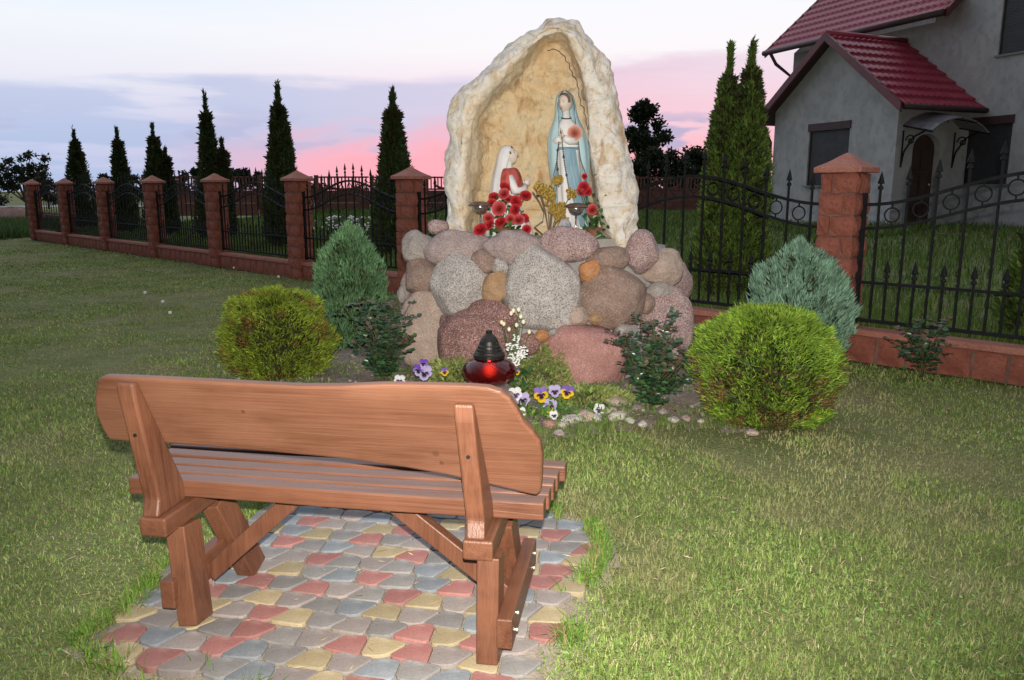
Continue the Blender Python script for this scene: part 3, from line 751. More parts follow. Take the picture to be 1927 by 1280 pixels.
# ------------------------------------------------------------------ statues
m_skin = pmat('painted_skin', (.62, .54, .47), (.66, .58, .50), 12, .5, .1, 60)
m_white = pmat('painted_white', (.68, .68, .68), (.74, .73, .72), 9, .5, .15, 40)
m_veil = pmat('painted_pale_blue', (.36, .56, .64), (.46, .64, .70), 10, .5, .2, 30, stretch=(1, 1, .4))
m_sash = pmat('painted_blue', (.16, .29, .37), (.24, .37, .45), 16, .5, .3, 40, stretch=(1, 1, .2))
m_wveil = pmat('painted_white_veil', (.60, .60, .63), (.70, .69, .70), 9, .55, .2, 30)
m_shawl = pmat('painted_red', (.34, .045, .04), (.46, .10, .08), 14, .55, .3, 40)
m_line = pmat('painted_dark_line', (.06, .05, .045), rough=.5)
m_hair = pmat('painted_brown', (.16, .09, .05), rough=.55)
m_lip = pmat('painted_lip', (.45, .16, .13), rough=.5)
def solid(o, th=.008, sub=0):
    md = o.modifiers.new('solid', 'SOLIDIFY'); md.thickness = th; md.offset = 0
    if sub: s = o.modifiers.new('sub', 'SUBSURF'); s.levels = sub; s.render_levels = sub
    return o
def hand_geo(M, L=.10):
    """palm, four unequal bent fingers and a thumb; local +z runs from wrist to fingertips, +x across the palm"""
    mb = MB(); s = L / .18
    rings = []
    for z, wx, wy in ((-.02, .026, .020), (.02, .034, .017), (.06, .041, .015), (.092, .040, .012)):
        rings.append([(wx * math.cos(a) * s, wy * math.sin(a) * s, z * s) for a in np.linspace(0, 2 * math.pi, 10, endpoint=False)])
    mb.loft(rings)
    for x, l in ((-.030, .066), (-.010, .078), (.010, .073), (.030, .057)):
        mb.tube([(x * s, 0, .085 * s), (x * s * 1.02, .003 * s, (.085 + l * .5) * s), (x * s * .98, .010 * s, (.085 + l) * s)], [.0098 * s, .009 * s, .006 * s], 7)
    mb.tube([(-.034 * s, 0, .02 * s), (-.052 * s, .010 * s, .052 * s), (-.050 * s, .016 * s, .085 * s)], [.012 * s, .0105 * s, .007 * s], 7)
    mb.v = [tuple(M @ Vector(p)) for p in mb.v]; return mb
def head(parent, M, r=(.057, .065, .080)):
    """face looks along local -y"""
    fs = Vector((r[0] / .054, r[1] / .062, r[2] / .074)); fq = lambda p: M @ Vector((p[0] * fs.x, p[1] * fs.y, p[2] * fs.z))
    bm = bmesh.new(); bmesh.ops.create_uvsphere(bm, u_segments=32, v_segments=24, radius=1)
    for v_ in bm.verts:
        p = v_.co.copy(); x, y, z = p
        q = Vector((x * r[0], y * r[1], z * r[2]))
        fr = max(0, -y)
        if z < 0: q.x *= 1 - .30 * (-z) ** 1.5; q.y *= 1 - .12 * (-z)
        q.y -= .016 * fr * math.exp(-(x / .13) ** 2) * math.exp(-((z + .12) / .16) ** 2)          # nose
        q.y -= .006 * fr * math.exp(-(x / .10) ** 2) * math.exp(-((z - .08) / .22) ** 2)
        for sx_ in (-1, 1): q.y += .008 * fr * math.exp(-((x - sx_ * .36) / .18) ** 2) * math.exp(-((z - .10) / .11) ** 2)
        q.y -= .005 * fr * math.exp(-(x / .22) ** 2) * math.exp(-((z + .45) / .09) ** 2)          # lips
        q.y -= .007 * fr * math.exp(-(x / .25) ** 2) * math.exp(-((z + .80) / .16) ** 2)          # chin
        v_.co = M @ q
    me = bpy.data.meshes.new('head'); bm.to_mesh(me); bm.free(); me.polygons.foreach_set('use_smooth', np.ones(len(me.polygons), dtype=bool)); me.materials.append(m_skin)
    h = link('head', me, parent)
    for sx_ in (-1, 1):
        e = MB(); e.sphere((0, 0, 0), (.0066, .0035, .0034), 8, 6); e.v = [tuple(fq(Vector(p) + Vector((sx_ * .0195, -.0525, .0085)))) for p in e.v]
        e.obj('eye', m_line, h, smooth=True)
        e = MB(); e.tube([(sx_ * .010, -.0585, .020), (sx_ * .020, -.0565, .0245), (sx_ * .031, -.049, .021)], .0015, 5); e.v = [tuple(fq(p)) for p in e.v]; e.obj('eyebrow', m_hair, h)
    e = MB(); e.sphere((0, 0, 0), (.013, .005, .0045), 10, 6); e.v = [tuple(fq(Vector(p) + Vector((0, -.0625, -.034)))) for p in e.v]; e.obj('lips', m_lip, h, smooth=True)
    e = MB()  # hair framing the brow
    for k, (rr_, zz) in enumerate(((1.04, .0),)):
        pts_ = [(r[0] * 1.0 * math.sin(a), -r[1] * .55 * (1 - .3 * abs(math.sin(a))) , r[2] * (.25 + .66 * math.cos(a))) for a in np.linspace(-1.9, 1.9, 17)]
        e.tube(pts_, .011, 7)
    e.v = [tuple(M @ Vector(p)) for p in e.v]; e.obj('hair', m_hair, h, smooth=True)
    return h

mloc = np.array([atY(1078, 440, 6.70)[0], 6.70, FLZ])
mary = tag(empty('standing_statue', mloc), 'painted statue of standing woman in white robe and pale blue mantle inside niche', 'statue')
def axx(z): return -.085 * (z / 1.2) ** 1.1
mb = MB(); rings = []
for z, rx, ry in ((0, .125, .11), (.03, .128, .112), (.12, .118, .105), (.3, .112, .10), (.5, .108, .095), (.66, .10, .085), (.74, .106, .082), (.84, .118, .078), (.90, .105, .07), (.94, .066, .055), (.97, .036, .038), (1.05, .031, .034)):
    fa = .10 * (1 - min(z / .8, 1)) + .015
    rings.append([(axx(z) + rx * math.cos(a) * (1 + fa * math.cos(9 * a + 2 * z)), ry * math.sin(a) * (1 + fa * math.cos(9 * a + 2 * z)), z) for a in np.linspace(0, 2 * math.pi, 72, endpoint=False)])
mb.loft(rings); robe = mb.obj('robe', m_white, mary, smooth=True)
MH = Matrix.Translation((axx(1.09), -.008, 1.09)) @ Matrix.Rotation(R(-38), 4, 'Z') @ Matrix.Rotation(R(8), 4, 'X')
head(mary, MH)
mb = MB(); mb.tube([(axx(.97) + .038 * math.cos(a), -.004 + .040 * math.sin(a), .972 + .01 * math.sin(a)) for a in np.linspace(0, 2 * math.pi, 20)], .006, 6); mb.obj('neck_trim', m_line, mary, smooth=True)
# mantle: open at the front, falls from the head
zs = [(1.185, .022, .03, 20), (1.172, .048, .055, 34), (1.14, .070, .075, 50), (1.08, .080, .085, 56), (1.00, .086, .085, 54), (.93, .112, .094, 38), (.86, .148, .112, 30), (.76, .168, .126, 30), (.64, .170, .124, 38), (.52, .164, .122, 54), (.40, .150, .122, 66), (.28, .142, .125, 74), (.16, .140, .128, 84)]
rows = []; NT_ = 60; eL = []; eR = []
for z, rx, ry, op in zs:
    row = []
    opR = op - (6 if z < .7 else 0); opL = op + (4 if z < .5 else 0)
    for a in np.linspace(-90 + opR, 270 - opL, NT_):
        aa = R(a); fo = 1 + (.045 if z < 1.05 else .0) * math.cos(aa * 11 + z * 3) * min(1, (1.1 - z) * 2)
        zz = z + (.05 * math.sin(R(a + 90) * 1.0) if z < .3 else 0)
        row.append((axx(z) + rx * fo * math.cos(aa), ry * fo * math.sin(aa) + .004, zz))
    rows.append(row); eL.append(row[-1]); eR.append(row[0])
mb = MB(); mb.loft(rows, closed=False, cap=False); mantle = solid(mb.obj('mantle', m_veil, mary, smooth=True), .009, 1)
mb = MB(); mb.tube(eL, .0032, 6); mb.obj('mantle_edge', m_line, mantle); mb = MB(); mb.tube(eR, .0032, 6); mb.obj('mantle_edge', m_line, mantle)
mb = MB(); rows = []
for z, xc_, wd in ((.73, .005, .050), (.66, .005, .052), (.52, .018, .056), (.38, .045, .058), (.26, .070, .054), (.16, .088, .046), (.08, .096, .040)):
    row = []
    for k in range(9):
        x = xc_ + (k / 4 - 1) * wd; rx, ry = .125, .108; xx = min(abs(x), .118)
        row.append((axx(z) + x, -ry * math.sqrt(max(0.05, 1 - (xx / rx) ** 2)) * (1.0 if z < .6 else .9) - .012 - .004 * math.cos(k * 3.1), z))
    rows.append(row)
mb.loft(rows, closed=False, cap=False); solid(mb.obj('sash', m_sash, mary, smooth=True), .008, 1)
mb = MB(); mb.tube([(axx(.73) + .108 * math.cos(a), .088 * math.sin(a), .725) for a in np.linspace(0, 2 * math.pi, 24)], .011, 8); mb.obj('waist_band', m_sash, mary, smooth=True)
for sx_ in (-1, 1):
    mb = MB(); mb.tube([(axx(.88) + sx_ * .085, -.01, .885), (axx(.78) + sx_ * .098, -.055, .785), (axx(.78) + sx_ * .045 - .04, -.100, .785), (axx(.8) - .052 + sx_ * .012, -.125, .805)], [.036, .04, .034, .026], 12)
    mb.obj('sleeve', m_white, mary, smooth=True)
    Mh = Matrix.Translation((axx(.8) - .055 + sx_ * .011, -.128, .80)) @ Matrix.Rotation(R(12), 4, 'X') @ Matrix.Rotation(R(-12), 4, 'Y') @ Matrix.Rotation(R(90 * sx_), 4, 'Z')
    hand_geo(Mh, .10).obj('hand', m_skin, mary, smooth=True)
mb = MB()
for dx, dz0, dz1 in ((-.052, .86, .42), (-.016, .80, .38)):
    n = 30
    for k in range(n):
        s = k / (n - 1); z = dz0 + (dz1 - dz0) * s; x = -.055 + dx * math.sin(math.pi * min(1, s * 1.4) * .6) + (.0 if dx < -.03 else .05 * s)
        mb.sphere((axx(z) + x, -.128 - .006 * math.sin(s * 3), z), .0062 if k % 10 else .0105, 6, 5)
mb.obj('rosary', m_line, mary, smooth=True)

# rose builder (used for silk flowers and the rose on the statue's breast)
def rose_geo(seed_, c_in, c_out, R_=.05):
    h = np.random.default_rng(seed_); V_ = []; F_ = []; C_ = []
    lay = [(3, .30, .95, 85), (4, .50, .9, 68), (5, .74, .75, 48), (6, 1.0, .5, 24)]
    for li, (n, rad, hh, op) in enumerate(lay):
        for k in range(n):
            a0 = 2 * math.pi * (k + .5 * li) / n + h.uniform(-.2, .2); wd = 2 * math.pi / n * .62
            b = len(V_)
            for i in range(4):
                for j in range(5):
                    s = i / 3; t_ = (j / 4 - .5) * 2; a = a0 + t_ * wd * (.55 + .45 * s)
                    rr_ = R_ * rad * (s ** .7) * (1 - .06 * t_ * t_) ; zz = R_ * (hh * .9 * s ** 1.3 - (.22 if s == 1 else 0) * (1.2 - math.sin(R(op))) - .12 * t_ * t_ * s)
                    V_.append((rr_ * math.cos(a), rr_ * math.sin(a), zz + R_ * .02 * h.normal()))
                    C_.append(np.array(c_in) * (1 - s ** 2) + np.array(c_out) * s ** 2)
            for i in range(3):
                for j in range(4): F_.append((b + i * 5 + j, b + i * 5 + j + 1, b + (i + 1) * 5 + j + 1, b + (i + 1) * 5 + j))
    return V_, F_, np.array(C_)
RV = [rose_geo(s, (.34, .008, .014), (.54, .04, .05) if s % 3 else (.60, .12, .12)) for s in range(5)]
RM = [mesh('silk_rose', v_, f_, m_fabric, True, c_) for v_, f_, c_ in RV]
v_, f_, c_ = rose_geo(9, (.45, .10, .05), (.76, .44, .36), .064)
part('breast_rose', v_, f_, m_fabric, mary, True, c_, loc=(axx(.85) + .055, -.095, .845), rot=(R(86), 0, 0))

# kneeling girl
kloc = np.array([atY(958, 440, 6.62)[0], 6.62, FLZ])
girl = tag(empty('kneeling_statue', kloc), 'painted statue of kneeling girl in white veil and red shawl, hands joined', 'statue')
mb = MB(); rings = []
for z, cx_, rx, ry in ((0, .0, .19, .125), (.05, .0, .19, .125), (.14, -.005, .165, .115), (.24, -.02, .12, .10), (.32, -.03, .092, .088), (.42, -.03, .092, .10), (.50, -.022, .085, .105), (.55, -.015, .055, .07), (.585, -.008, .033, .036), (.64, .0, .03, .032)):
    rings.append([(cx_ + rx * math.cos(a) * (1 + .05 * math.cos(8 * a)), ry * math.sin(a) * (1 + .05 * math.cos(8 * a)), z) for a in np.linspace(0, 2 * math.pi, 56, endpoint=False)])
mb.loft(rings); mb.obj('dress', m_white, girl, smooth=True)
MHg = Matrix.Translation((.012, 0, .665)) @ Matrix.Rotation(R(68), 4, 'Z') @ Matrix.Rotation(R(-24), 4, 'X')
head(girl, MHg, (.050, .058, .068))
rows = []; e1 = []
for z, cx_, rx, ry, op in ((.748, -.012, .020, .02, 30), (.735, -.014, .048, .045, 45), (.70, -.018, .066, .062, 58), (.64, -.032, .066, .066, 66), (.58, -.045, .066, .070, 70), (.50, -.058, .078, .088, 78), (.40, -.070, .080, .096, 84), (.28, -.085, .082, .10, 90), (.16, -.10, .088, .105, 96)):
    row = []
    for a in np.linspace(op, 360 - op, 40):
        aa = R(a); fo = 1 + .05 * math.cos(aa * 9 + z * 5) * min(1, (.75 - z) * 3)
        row.append((cx_ + rx * fo * math.cos(aa) , ry * fo * math.sin(aa), z))
    rows.append(row)
mb = MB(); mb.loft(rows, closed=False, cap=False); solid(mb.obj('veil', m_wveil, girl, smooth=True), .009, 1)
rows = []
for z, cx_, rx, ry in ((.565, -.012, .062, .085), (.53, -.012, .098, .122), (.47, -.012, .115, .128), (.43, -.010, .118, .128), (.395, -.006, .116, .124)):
    rows.append([(cx_ + rx * math.cos(R(a)) * (1 + .03 * math.cos(R(a) * 8)), ry * math.sin(R(a)) * (1 + .03 * math.cos(R(a) * 8)), z + .06 * math.cos(R(a - 180)) * 0 - .05 * max(0, math.cos(R(a))) * (0.5 - z) * 2) for a in np.linspace(-122, 122, 40)])
mb = MB(); mb.loft(rows, closed=False, cap=False); solid(mb.obj('shawl', m_shawl, girl, smooth=True), .012, 1)
for sy in (-1, 1):
    mb = MB(); mb.tube([(.005, sy * .098, .50), (.045, sy * .115, .385), (.115, sy * .05, .385), (.135, sy * .016, .43)], [.034, .038, .032, .022], 12); mb.obj('sleeve', m_white, girl, smooth=True)
    Mh = Matrix.Translation((.137, sy * .011, .425)) @ Matrix.Rotation(R(18), 4, 'Y') @ Matrix.Rotation(R(0 if sy < 0 else 180), 4, 'Z')
    hand_geo(Mh, .095).obj('hand', m_skin, girl, smooth=True)

# ------------------------------------------------------------------ silk bouquets, gold spray, solar lamps, vase in the niche
m_stem = pmat('plant_stem', (.05, .09, .02), (.09, .12, .04), 30, .6)
m_pot = pmat('clay_pot', (.20, .07, .045), (.26, .10, .06), 9, .8, .3)
def c2(x, y): return 870 + x * .2422, 150 + y * .2422
def bouquet(name, label, base, Yb, heads, sd_, nleaf, leafspan):
    e = tag(empty(name, base), label, 'bouquet'); h = random.Random(sd_)
    MB().lathe([(.035, 0), (.05, .03), (.058, .09), (.052, .09), (.04, .03)], 18).obj('pot', m_pot, e, smooth=True)
    stems = MB()
    for i, (x, y, dy, s) in enumerate(heads):
        p = atY(*c2(x, y), Yb + dy) - base
        rt_ = (R(h.uniform(45, 80)), R(h.uniform(-20, 20)), h.uniform(-.5, .5))
        link('rose', RM[(i + sd_) % 5], e, loc=p, rot=rt_, scale=s)
        stems.tube([(0, 0, .08), (p[0] * .6, p[1] * .6 + .02, .08 + (p[2] - .08) * .55), (p[0], p[1] + .02, p[2])], .0035, 5)
    stems.obj('stems', m_stem, e)
    n = nleaf; P = rng.normal(size=(n, 3)) * np.array(leafspan) + np.array([0, .0, .12]); P[:, 2] = np.abs(P[:, 2])
    v_, f_, c_ = leaves6(P, rdir(n) + np.array([0, -.4, .1]), rdir(n) + np.array([0, -.6, .6]), rng.uniform(.04, .07, n), .016, pal(n, [(.03, .10, .02), (.06, .16, .03), (.02, .07, .02)], [3, 2, 2]))
    part('leaves', v_, f_, m_glossleaf, e, False, c_)
    return e
b1 = np.array([atY(946, 445, 6.40)[0], 6.42, FLZ])
bouquet('rose_bouquet', 'full bouquet of red silk roses in front of kneeling girl', b1, 6.38,
        [(330, 840, .10, 1.0), (245, 915, .08, .9), (325, 890, .06, 1.0), (492, 905, .06, 1.0), (287, 1003, .0, 1.25), (415, 950, .04, 1.05), (415, 1012, 0, 1.0), (205, 1078, .0, .95), (300, 1112, -.03, 1.0), (438, 1092, -.02, 1.05), (145, 1170, -.06, 1.2), (215, 1130, -.03, .9), (375, 1085, -.02, .9), (480, 1080, .02, .9), (360, 930, .06, .9), (230, 960, .04, .8), (500, 1165, -.04, .8)], 1, 90, (.085, .03, .09))
b2 = np.array([atY(1118, 445, 6.44)[0], 6.46, FLZ])
bouquet('rose_bouquet', 'small bunch of red silk roses right beside standing woman statue', b2, 6.44,
        [(945, 838, .08, 1.0), (918, 880, .07, .9), (950, 752, .1, .5), (1012, 1012, .0, 1.0), (968, 868, .08, .9), (930, 850, .10, .8)], 2, 50, (.04, .03, .10))
m_gold = pmat('gold_glitter', (.42, .28, .06), (.60, .42, .12), 40, .28, .8, 200, metal=.85)
m_twig = pmat('wire_twig', (.12, .08, .05), (.18, .12, .08), 20, .6)
b3 = np.array([atY(1035, 445, 6.44)[0], 6.46, FLZ]); ge = tag(empty('gold_flower_spray', b3), 'glittering gold artificial flower spray on brown wire stems', 'flower spray')
h = random.Random(5); tw = MB()
for (x, y, s, dy) in ((740, 780, .042, .04), (610, 855, .04, .02), (660, 870, .05, .0), (850, 885, .045, .04), (700, 985, .055, -.02), (760, 1000, .05, -.02), (755, 1060, .045, -.03), (590, 830, .03, .03), (690, 900, .04, .01)):
    p = atY(*c2(x, y), 6.42 + dy) - b3; mb = MB()
    for k in range(60):
        d = Vector((h.gauss(0, 1), h.gauss(0, 1), h.gauss(0, 1))).normalized() * s * 1.15 * h.uniform(.2, 1)
        r_ = h.uniform(.007, .014); mb.sphere(tuple(Vector(p) + d), (r_, r_ * .6, r_ * 1.2), 5, 4)
    mb.obj('gold_blossom', m_gold, ge)
    tw.tube([(.0, 0, 0), (p[0] * .4, .02, p[2] * .5), (p[0], p[1], p[2])], .0035, 5)
tw.tube([(-.02, 0, .0)] + [tuple(atY(*c2(x, y), 6.42) - b3) for x, y in ((560, 1145), (625, 1100), (635, 1030), (600, 950), (545, 870))], .005, 6)
tw.obj('wire_stems', m_twig, ge)
m_bronze = pmat('lamp_bronze', (.13, .085, .065), (.20, .14, .11), 12, .32, .1, 60, metal=.6)
m_steel = pmat('lamp_steel', (.42, .40, .37), (.5, .48, .45), 12, .22, .1, 60, metal=.9)
def solar(px, py, Y, label):
    p = atY(px, py, Y); e = tag(empty('solar_lamp', (p[0], p[1], FLZ)), label, 'lamp', 'solar lamps in the niche'); zc_ = p[2] - FLZ
    MB().lathe([(.002, .030), (.045, .027), (.075, .016), (.098, .0), (.096, -.006), (.06, -.004), (.02, -.003)], 28).obj('cap', m_bronze, e, smooth=True, loc=(0, 0, zc_))
    MB().lathe([(.064, -.004), (.062, -.020), (.052, -.044), (.034, -.062), (.014, -.068)], 24).obj('bowl', m_steel, e, smooth=True, loc=(0, 0, zc_))
    MB().lathe([(.008, 0), (.008, zc_ - .066)], 10).obj('stem', m_steel, e, smooth=True)
solar(904, 386, 6.36, 'bronze mushroom solar lamp left of the full red rose bouquet')
solar(1084, 389, 6.36, 'bronze mushroom solar lamp in front of standing woman statue')
m_vase = pmat('painted_vase', (.15, .27, .40), (.60, .58, .54), 16, .4, 0, c3=(.55, .22, .10), s3=22, f3=.9, spec=.5)
vz = tag(MB().lathe([(.03, 0), (.05, .02), (.062, .07), (.055, .12), (.035, .15), (.04, .17), (.034, .17)], 22).obj('flower_vase', m_vase, None, smooth=True, loc=tuple(np.array([atY(1062, 442, 6.50)[0], 6.50, FLZ]))), 'small blue and white painted vase at feet of standing woman', 'vase')

# ------------------------------------------------------------------ grave lantern on a flat stone
LY = 5.05; lb = atY(921, 727, LY); LZ = lb[2]
st = boulder('flat_stone', (lb[0], LY, LZ * .45), [Vector((1, 0, 0)), Vector((0, 1, 0)), Vector((0, 0, 1))], (.20, .19, LZ * .60), .5, 77, GR['grey'], None)
tag(st, 'low flat grey stone beneath the red grave lantern', 'stone')
lan = tag(empty('grave_lantern', (lb[0], LY, LZ + .0)), 'squat red glass grave lantern with dark metal lid', 'lantern')
s = 100 / FPX * (LY * cp + 1.35 * sp)      # glass diameter
gr = s / 2
m_glass, t, b = base_mat('ruby_glass')
b.inputs['Base Color'].default_value = (.26, .005, .009, 1); b.inputs['Roughness'].default_value = .04; b.inputs['Transmission Weight'].default_value = .88; b.inputs['IOR'].default_value = 1.06; b.inputs['Coat Weight'].default_value = 1.0; b.inputs['Coat Roughness'].default_value = .03
mb = MB(); prof = []
nseg = 64; rings = []
for k in range(19):
    a = -math.pi / 2 * .86 + math.pi * .86 * k / 18; r0 = gr * math.cos(a) ** .8; z = .105 + .098 * math.sin(a)
    rings.append([((r0 + -.0045 * math.cos(18 * (th + 1.1 * k / 18 * 2))) * math.cos(th), (r0 + -.0045 * math.cos(18 * (th + 1.1 * k / 18 * 2))) * math.sin(th), z) for th in np.linspace(0, 2 * math.pi, nseg * 2, endpoint=False)])
mb.loft(rings); gl = mb.obj('glass_bowl', m_glass, lan, smooth=True)
m_candle, t, b = base_mat('candle'); b.inputs['Base Color'].default_value = (.2, .02, .01, 1); b.inputs['Emission Color'].default_value = (1, .16, .04, 1); b.inputs['Emission Strength'].default_value = .9; b.inputs['Roughness'].default_value = .5
tg = NT(m_candle.node_tree); wv = tg.node('ShaderNodeTexWave'); wv.inputs['Scale'].default_value = 26; wv.inputs['Distortion'].default_value = 1.5
tg.put(wv.inputs['Vector'], tg.mapv(tg.node('ShaderNodeTexCoord').outputs['Object'], (1, 1, 1), (0, 0, 0), (0, R(52), 0)))
vg = tg.node('ShaderNodeVectorMath', operation='DISTANCE'); tg.put(vg.inputs[0], tg.node('ShaderNodeTexCoord').outputs['Object']); vg.inputs[1].default_value = (.004, -.05, .122)
gl_ = tg.ss(vg.outputs['Value'], .008, .062, 1.0, .03)
tg.put(b.inputs['Emission Color'], tg.mix(gl_, (.55, .012, .006), (1, .30, .06)))
tg.put(b.inputs['Emission Strength'], tg.m('MULTIPLY', tg.m('MULTIPLY', gl_, 2.6), tg.ss(wv.outputs['Fac'], .2, .8, .35, 1.0)))  # slanting light streaks and a camera-side hot spot are painted into the emission
MB().sphere((0, 0, .105), (.072, .072, .056), 24, 16).obj('candle', m_candle, lan, smooth=True)
m_flame, t, b = base_mat('flame'); b.inputs['Emission Color'].default_value = (1, .45, .10, 1); b.inputs['Emission Strength'].default_value = 6
MB().lathe([(.001, .152), (.010, .162), (.008, .176), (.001, .192)], 12).obj('flame', m_flame, lan, smooth=True)
m_lid = pmat('lantern_metal', (.018, .018, .019), (.035, .032, .028), 14, .36, .2, 70, metal=.5)
k = gr / .17
MB().lathe([(.052 * k, -.02), (.050 * k, .012), (.074 * k, .014)], 40).obj('foot', m_lid, lan, smooth=True)
lid = MB().lathe([(r_ * k, .195 + z * k) for r_, z in ((.080, -.004), (.098, .0), (.100, .022), (.094, .030), (.090, .040), (.082, .044), (.082, .058), (.074, .062), (.072, .078), (.064, .084), (.058, .108), (.046, .130), (.032, .144), (.022, .150), (.019, .156), (.022, .172), (.012, .176))], 48).obj('lid', m_lid, lan, smooth=False)
for a in range(0, 360, 30):
    MB().box((0, 0, 0), (.022 * k, .006, .015 * k)).obj('lid_rib', m_lid, lid, loc=(.0985 * k * math.cos(R(a)), .0985 * k * math.sin(R(a)), .195 + .011 * k), rot=(0, 0, R(a + 90)))
for a in (-95, -40, 140):
    MB().lathe([(.005, -.002), (.005, .004)], 10).obj('vent_hole', m_line, lid, loc=(.060 * k * math.cos(R(a)), .060 * k * math.sin(R(a)), .195 + .098 * k), rot=(0, R(80), R(a)))

# ------------------------------------------------------------------ shrubs of the bed
def shrub(name, label, cat, base, prof, n, Ls, Ws, cols, wts, up=.5, lump=.12, seed_=1, dead=None, group=None, corecol=(.035, .04, .015), sc_=1.0):
    """prof(s)->(radius, height) for s in 0..1 from the ground to the top"""
    e = tag(empty(name, base), label, cat, group)
    S_ = rng.uniform(0, 1, n); A = rng.uniform(0, 2 * math.pi, n); K = 1 - .26 * rng.random(n) ** 1.8 + (rng.random(n) < .10) * rng.uniform(0, .09, n)
    rz = np.array([prof(x) for x in S_]); nz = np.array([fbm((math.cos(a) * 1.3, math.sin(a) * 1.3, s_ * 2.6), 1.7, seed_ * 3.1, 3) for a, s_ in zip(A, S_)])
    rad = rz[:, 0] * K * (1 + lump * 2.6 * nz)
    P = np.stack([rad * np.cos(A), rad * np.sin(A), rz[:, 1] * (.95 + .05 * K + lump * .4 * nz * (S_ > .6))], 1)
    out = np.stack([np.cos(A), np.sin(A), np.zeros(n)], 1) * np.minimum(1, rad / (rz[:, 0].max() * .5 + 1e-6))[:, None]
    D = out + np.array([0, 0, up]) + .45 * rng.normal(size=(n, 3))
    nz2 = np.array([fbm(p, 9.0 / max(.5, sc_), seed_ * 5.3, 2) for p in P]); P = P * np.stack([1 + .16 * nz2, 1 + .16 * nz2, 1 + .05 * nz2], 1)
    c = pal(n, cols, wts) * (1 + .75 * np.clip(nz2, -.6, .8))[:, None]
    if dead is not None:
        dn = np.array([fbm((p[0], p[1], p[2]), 6.0, seed_ * 7.7, 2) for p in P]); msk = (dn > dead[0]) & (rng.random(n) < .7) & (P[:, 2] < dead[2])
        c[msk] = pal(int(msk.sum()), dead[1], [1] * len(dead[1]))
    v_, f_, c_ = sprays(P, D, rng.uniform(*Ls, n), rng.uniform(*Ws, n), c)
    part('foliage', v_, f_, m_leaf, e, False, c_)
    # inner twigs
    n2 = n // 4; S2 = rng.uniform(0, .93, n2); A2 = rng.uniform(0, 2 * math.pi, n2); rz2 = np.array([prof(x) for x in S2]); r2 = rz2[:, 0] * rng.uniform(.35, .8, n2)
    P2 = np.stack([r2 * np.cos(A2), r2 * np.sin(A2), rz2[:, 1] * .95], 1)
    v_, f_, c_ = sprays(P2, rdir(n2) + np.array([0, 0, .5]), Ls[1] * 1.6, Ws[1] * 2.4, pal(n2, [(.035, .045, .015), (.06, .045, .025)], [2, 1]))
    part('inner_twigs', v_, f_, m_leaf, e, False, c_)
    H_ = prof(1)[1]
    MB().tube([(0, 0, -.02), (.01, 0, H_ * .4), (0, .01, H_ * .8)], [.03 * sc_, .02 * sc_, .006 * sc_], 8).obj('trunk', m_bark, e, smooth=True)
    return e
def globe(R_, H_): return lambda s: (R_ * max(.02, math.sin(math.pi * (.16 + .84 * s) * .995)) ** .75, H_ * (.5 - .5 * math.cos(math.pi * (.10 + .9 * s))))
YG = [(.20, .27, .025), (.26, .33, .035), (.13, .20, .025), (.32, .36, .06)]
gl_b = G(527, 712); gl_b[1] += .0
shrub('globe_thuja', 'round yellow-green thuja beside the darker left rose bush, bench end behind', 'shrub', gl_b, globe(.415, .70), 36000, (.025, .055), (.0024, .0048), YG, [4, 3, 3, 1], .7, .17, 3, dead=(.16, [(.26, .12, .04), (.12, .10, .03)], .7))
bpy.context.scene.objects['globe_thuja']['label'] = 'round yellow-green thuja bush with evenly dense foliage, next to slim blue-green conifer'
gr_b = G(1434, 790)
shrub('globe_thuja', 'round bright green thuja bush with brown dead patches low down', 'shrub', gr_b, globe(.44, .73), 38000, (.027, .06), (.0025, .005), [(.18, .30, .03), (.24, .36, .04), (.12, .21, .03), (.30, .36, .06)], [4, 3, 3, 1], .7, .19, 5, dead=(.02, [(.30, .13, .05), (.14, .10, .05), (.10, .09, .05)], .42))
def cone(R_, H_, p=.8): return lambda s: (R_ * (math.sin(math.pi * min(1, (.30 + .70 * s))) ** p if s > .0 else R_ * .8) * (1 - .0 * s), H_ * s)
BG = [(.19, .33, .22), (.24, .39, .27), (.14, .25, .17), (.28, .43, .31)]
def egg(R_, H_, pk=.32): 
    def f(s):
        if s < pk: r_ = .72 + .28 * math.sin(math.pi / 2 * s / pk)
        else: r_ = max(0, 1 - ((s - pk) / (1 - pk)) ** 2.8)
        return R_ * r_, H_ * s
    return f
shrub('conifer_shrub', 'slim egg-shaped blue-green conifer left of the boulder mound', 'shrub', G(663, 655), egg(.31, 1.14, .42), 24000, (.03, .075), (.0035, .0065), [(.13, .26, .115), (.17, .31, .145), (.09, .19, .085), (.20, .34, .17)], [4, 3, 3, 2], 1.9, .16, 8)
cr = G(1490, 694)
shrub('conifer_shrub', 'broad ragged-topped blue-green conifer in front of the fence pillar', 'shrub', cr, egg(.40, 1.04, .36), 30000, (.03, .085), (.0035, .007), BG, [4, 3, 3, 2], 1.9, .22, 11)

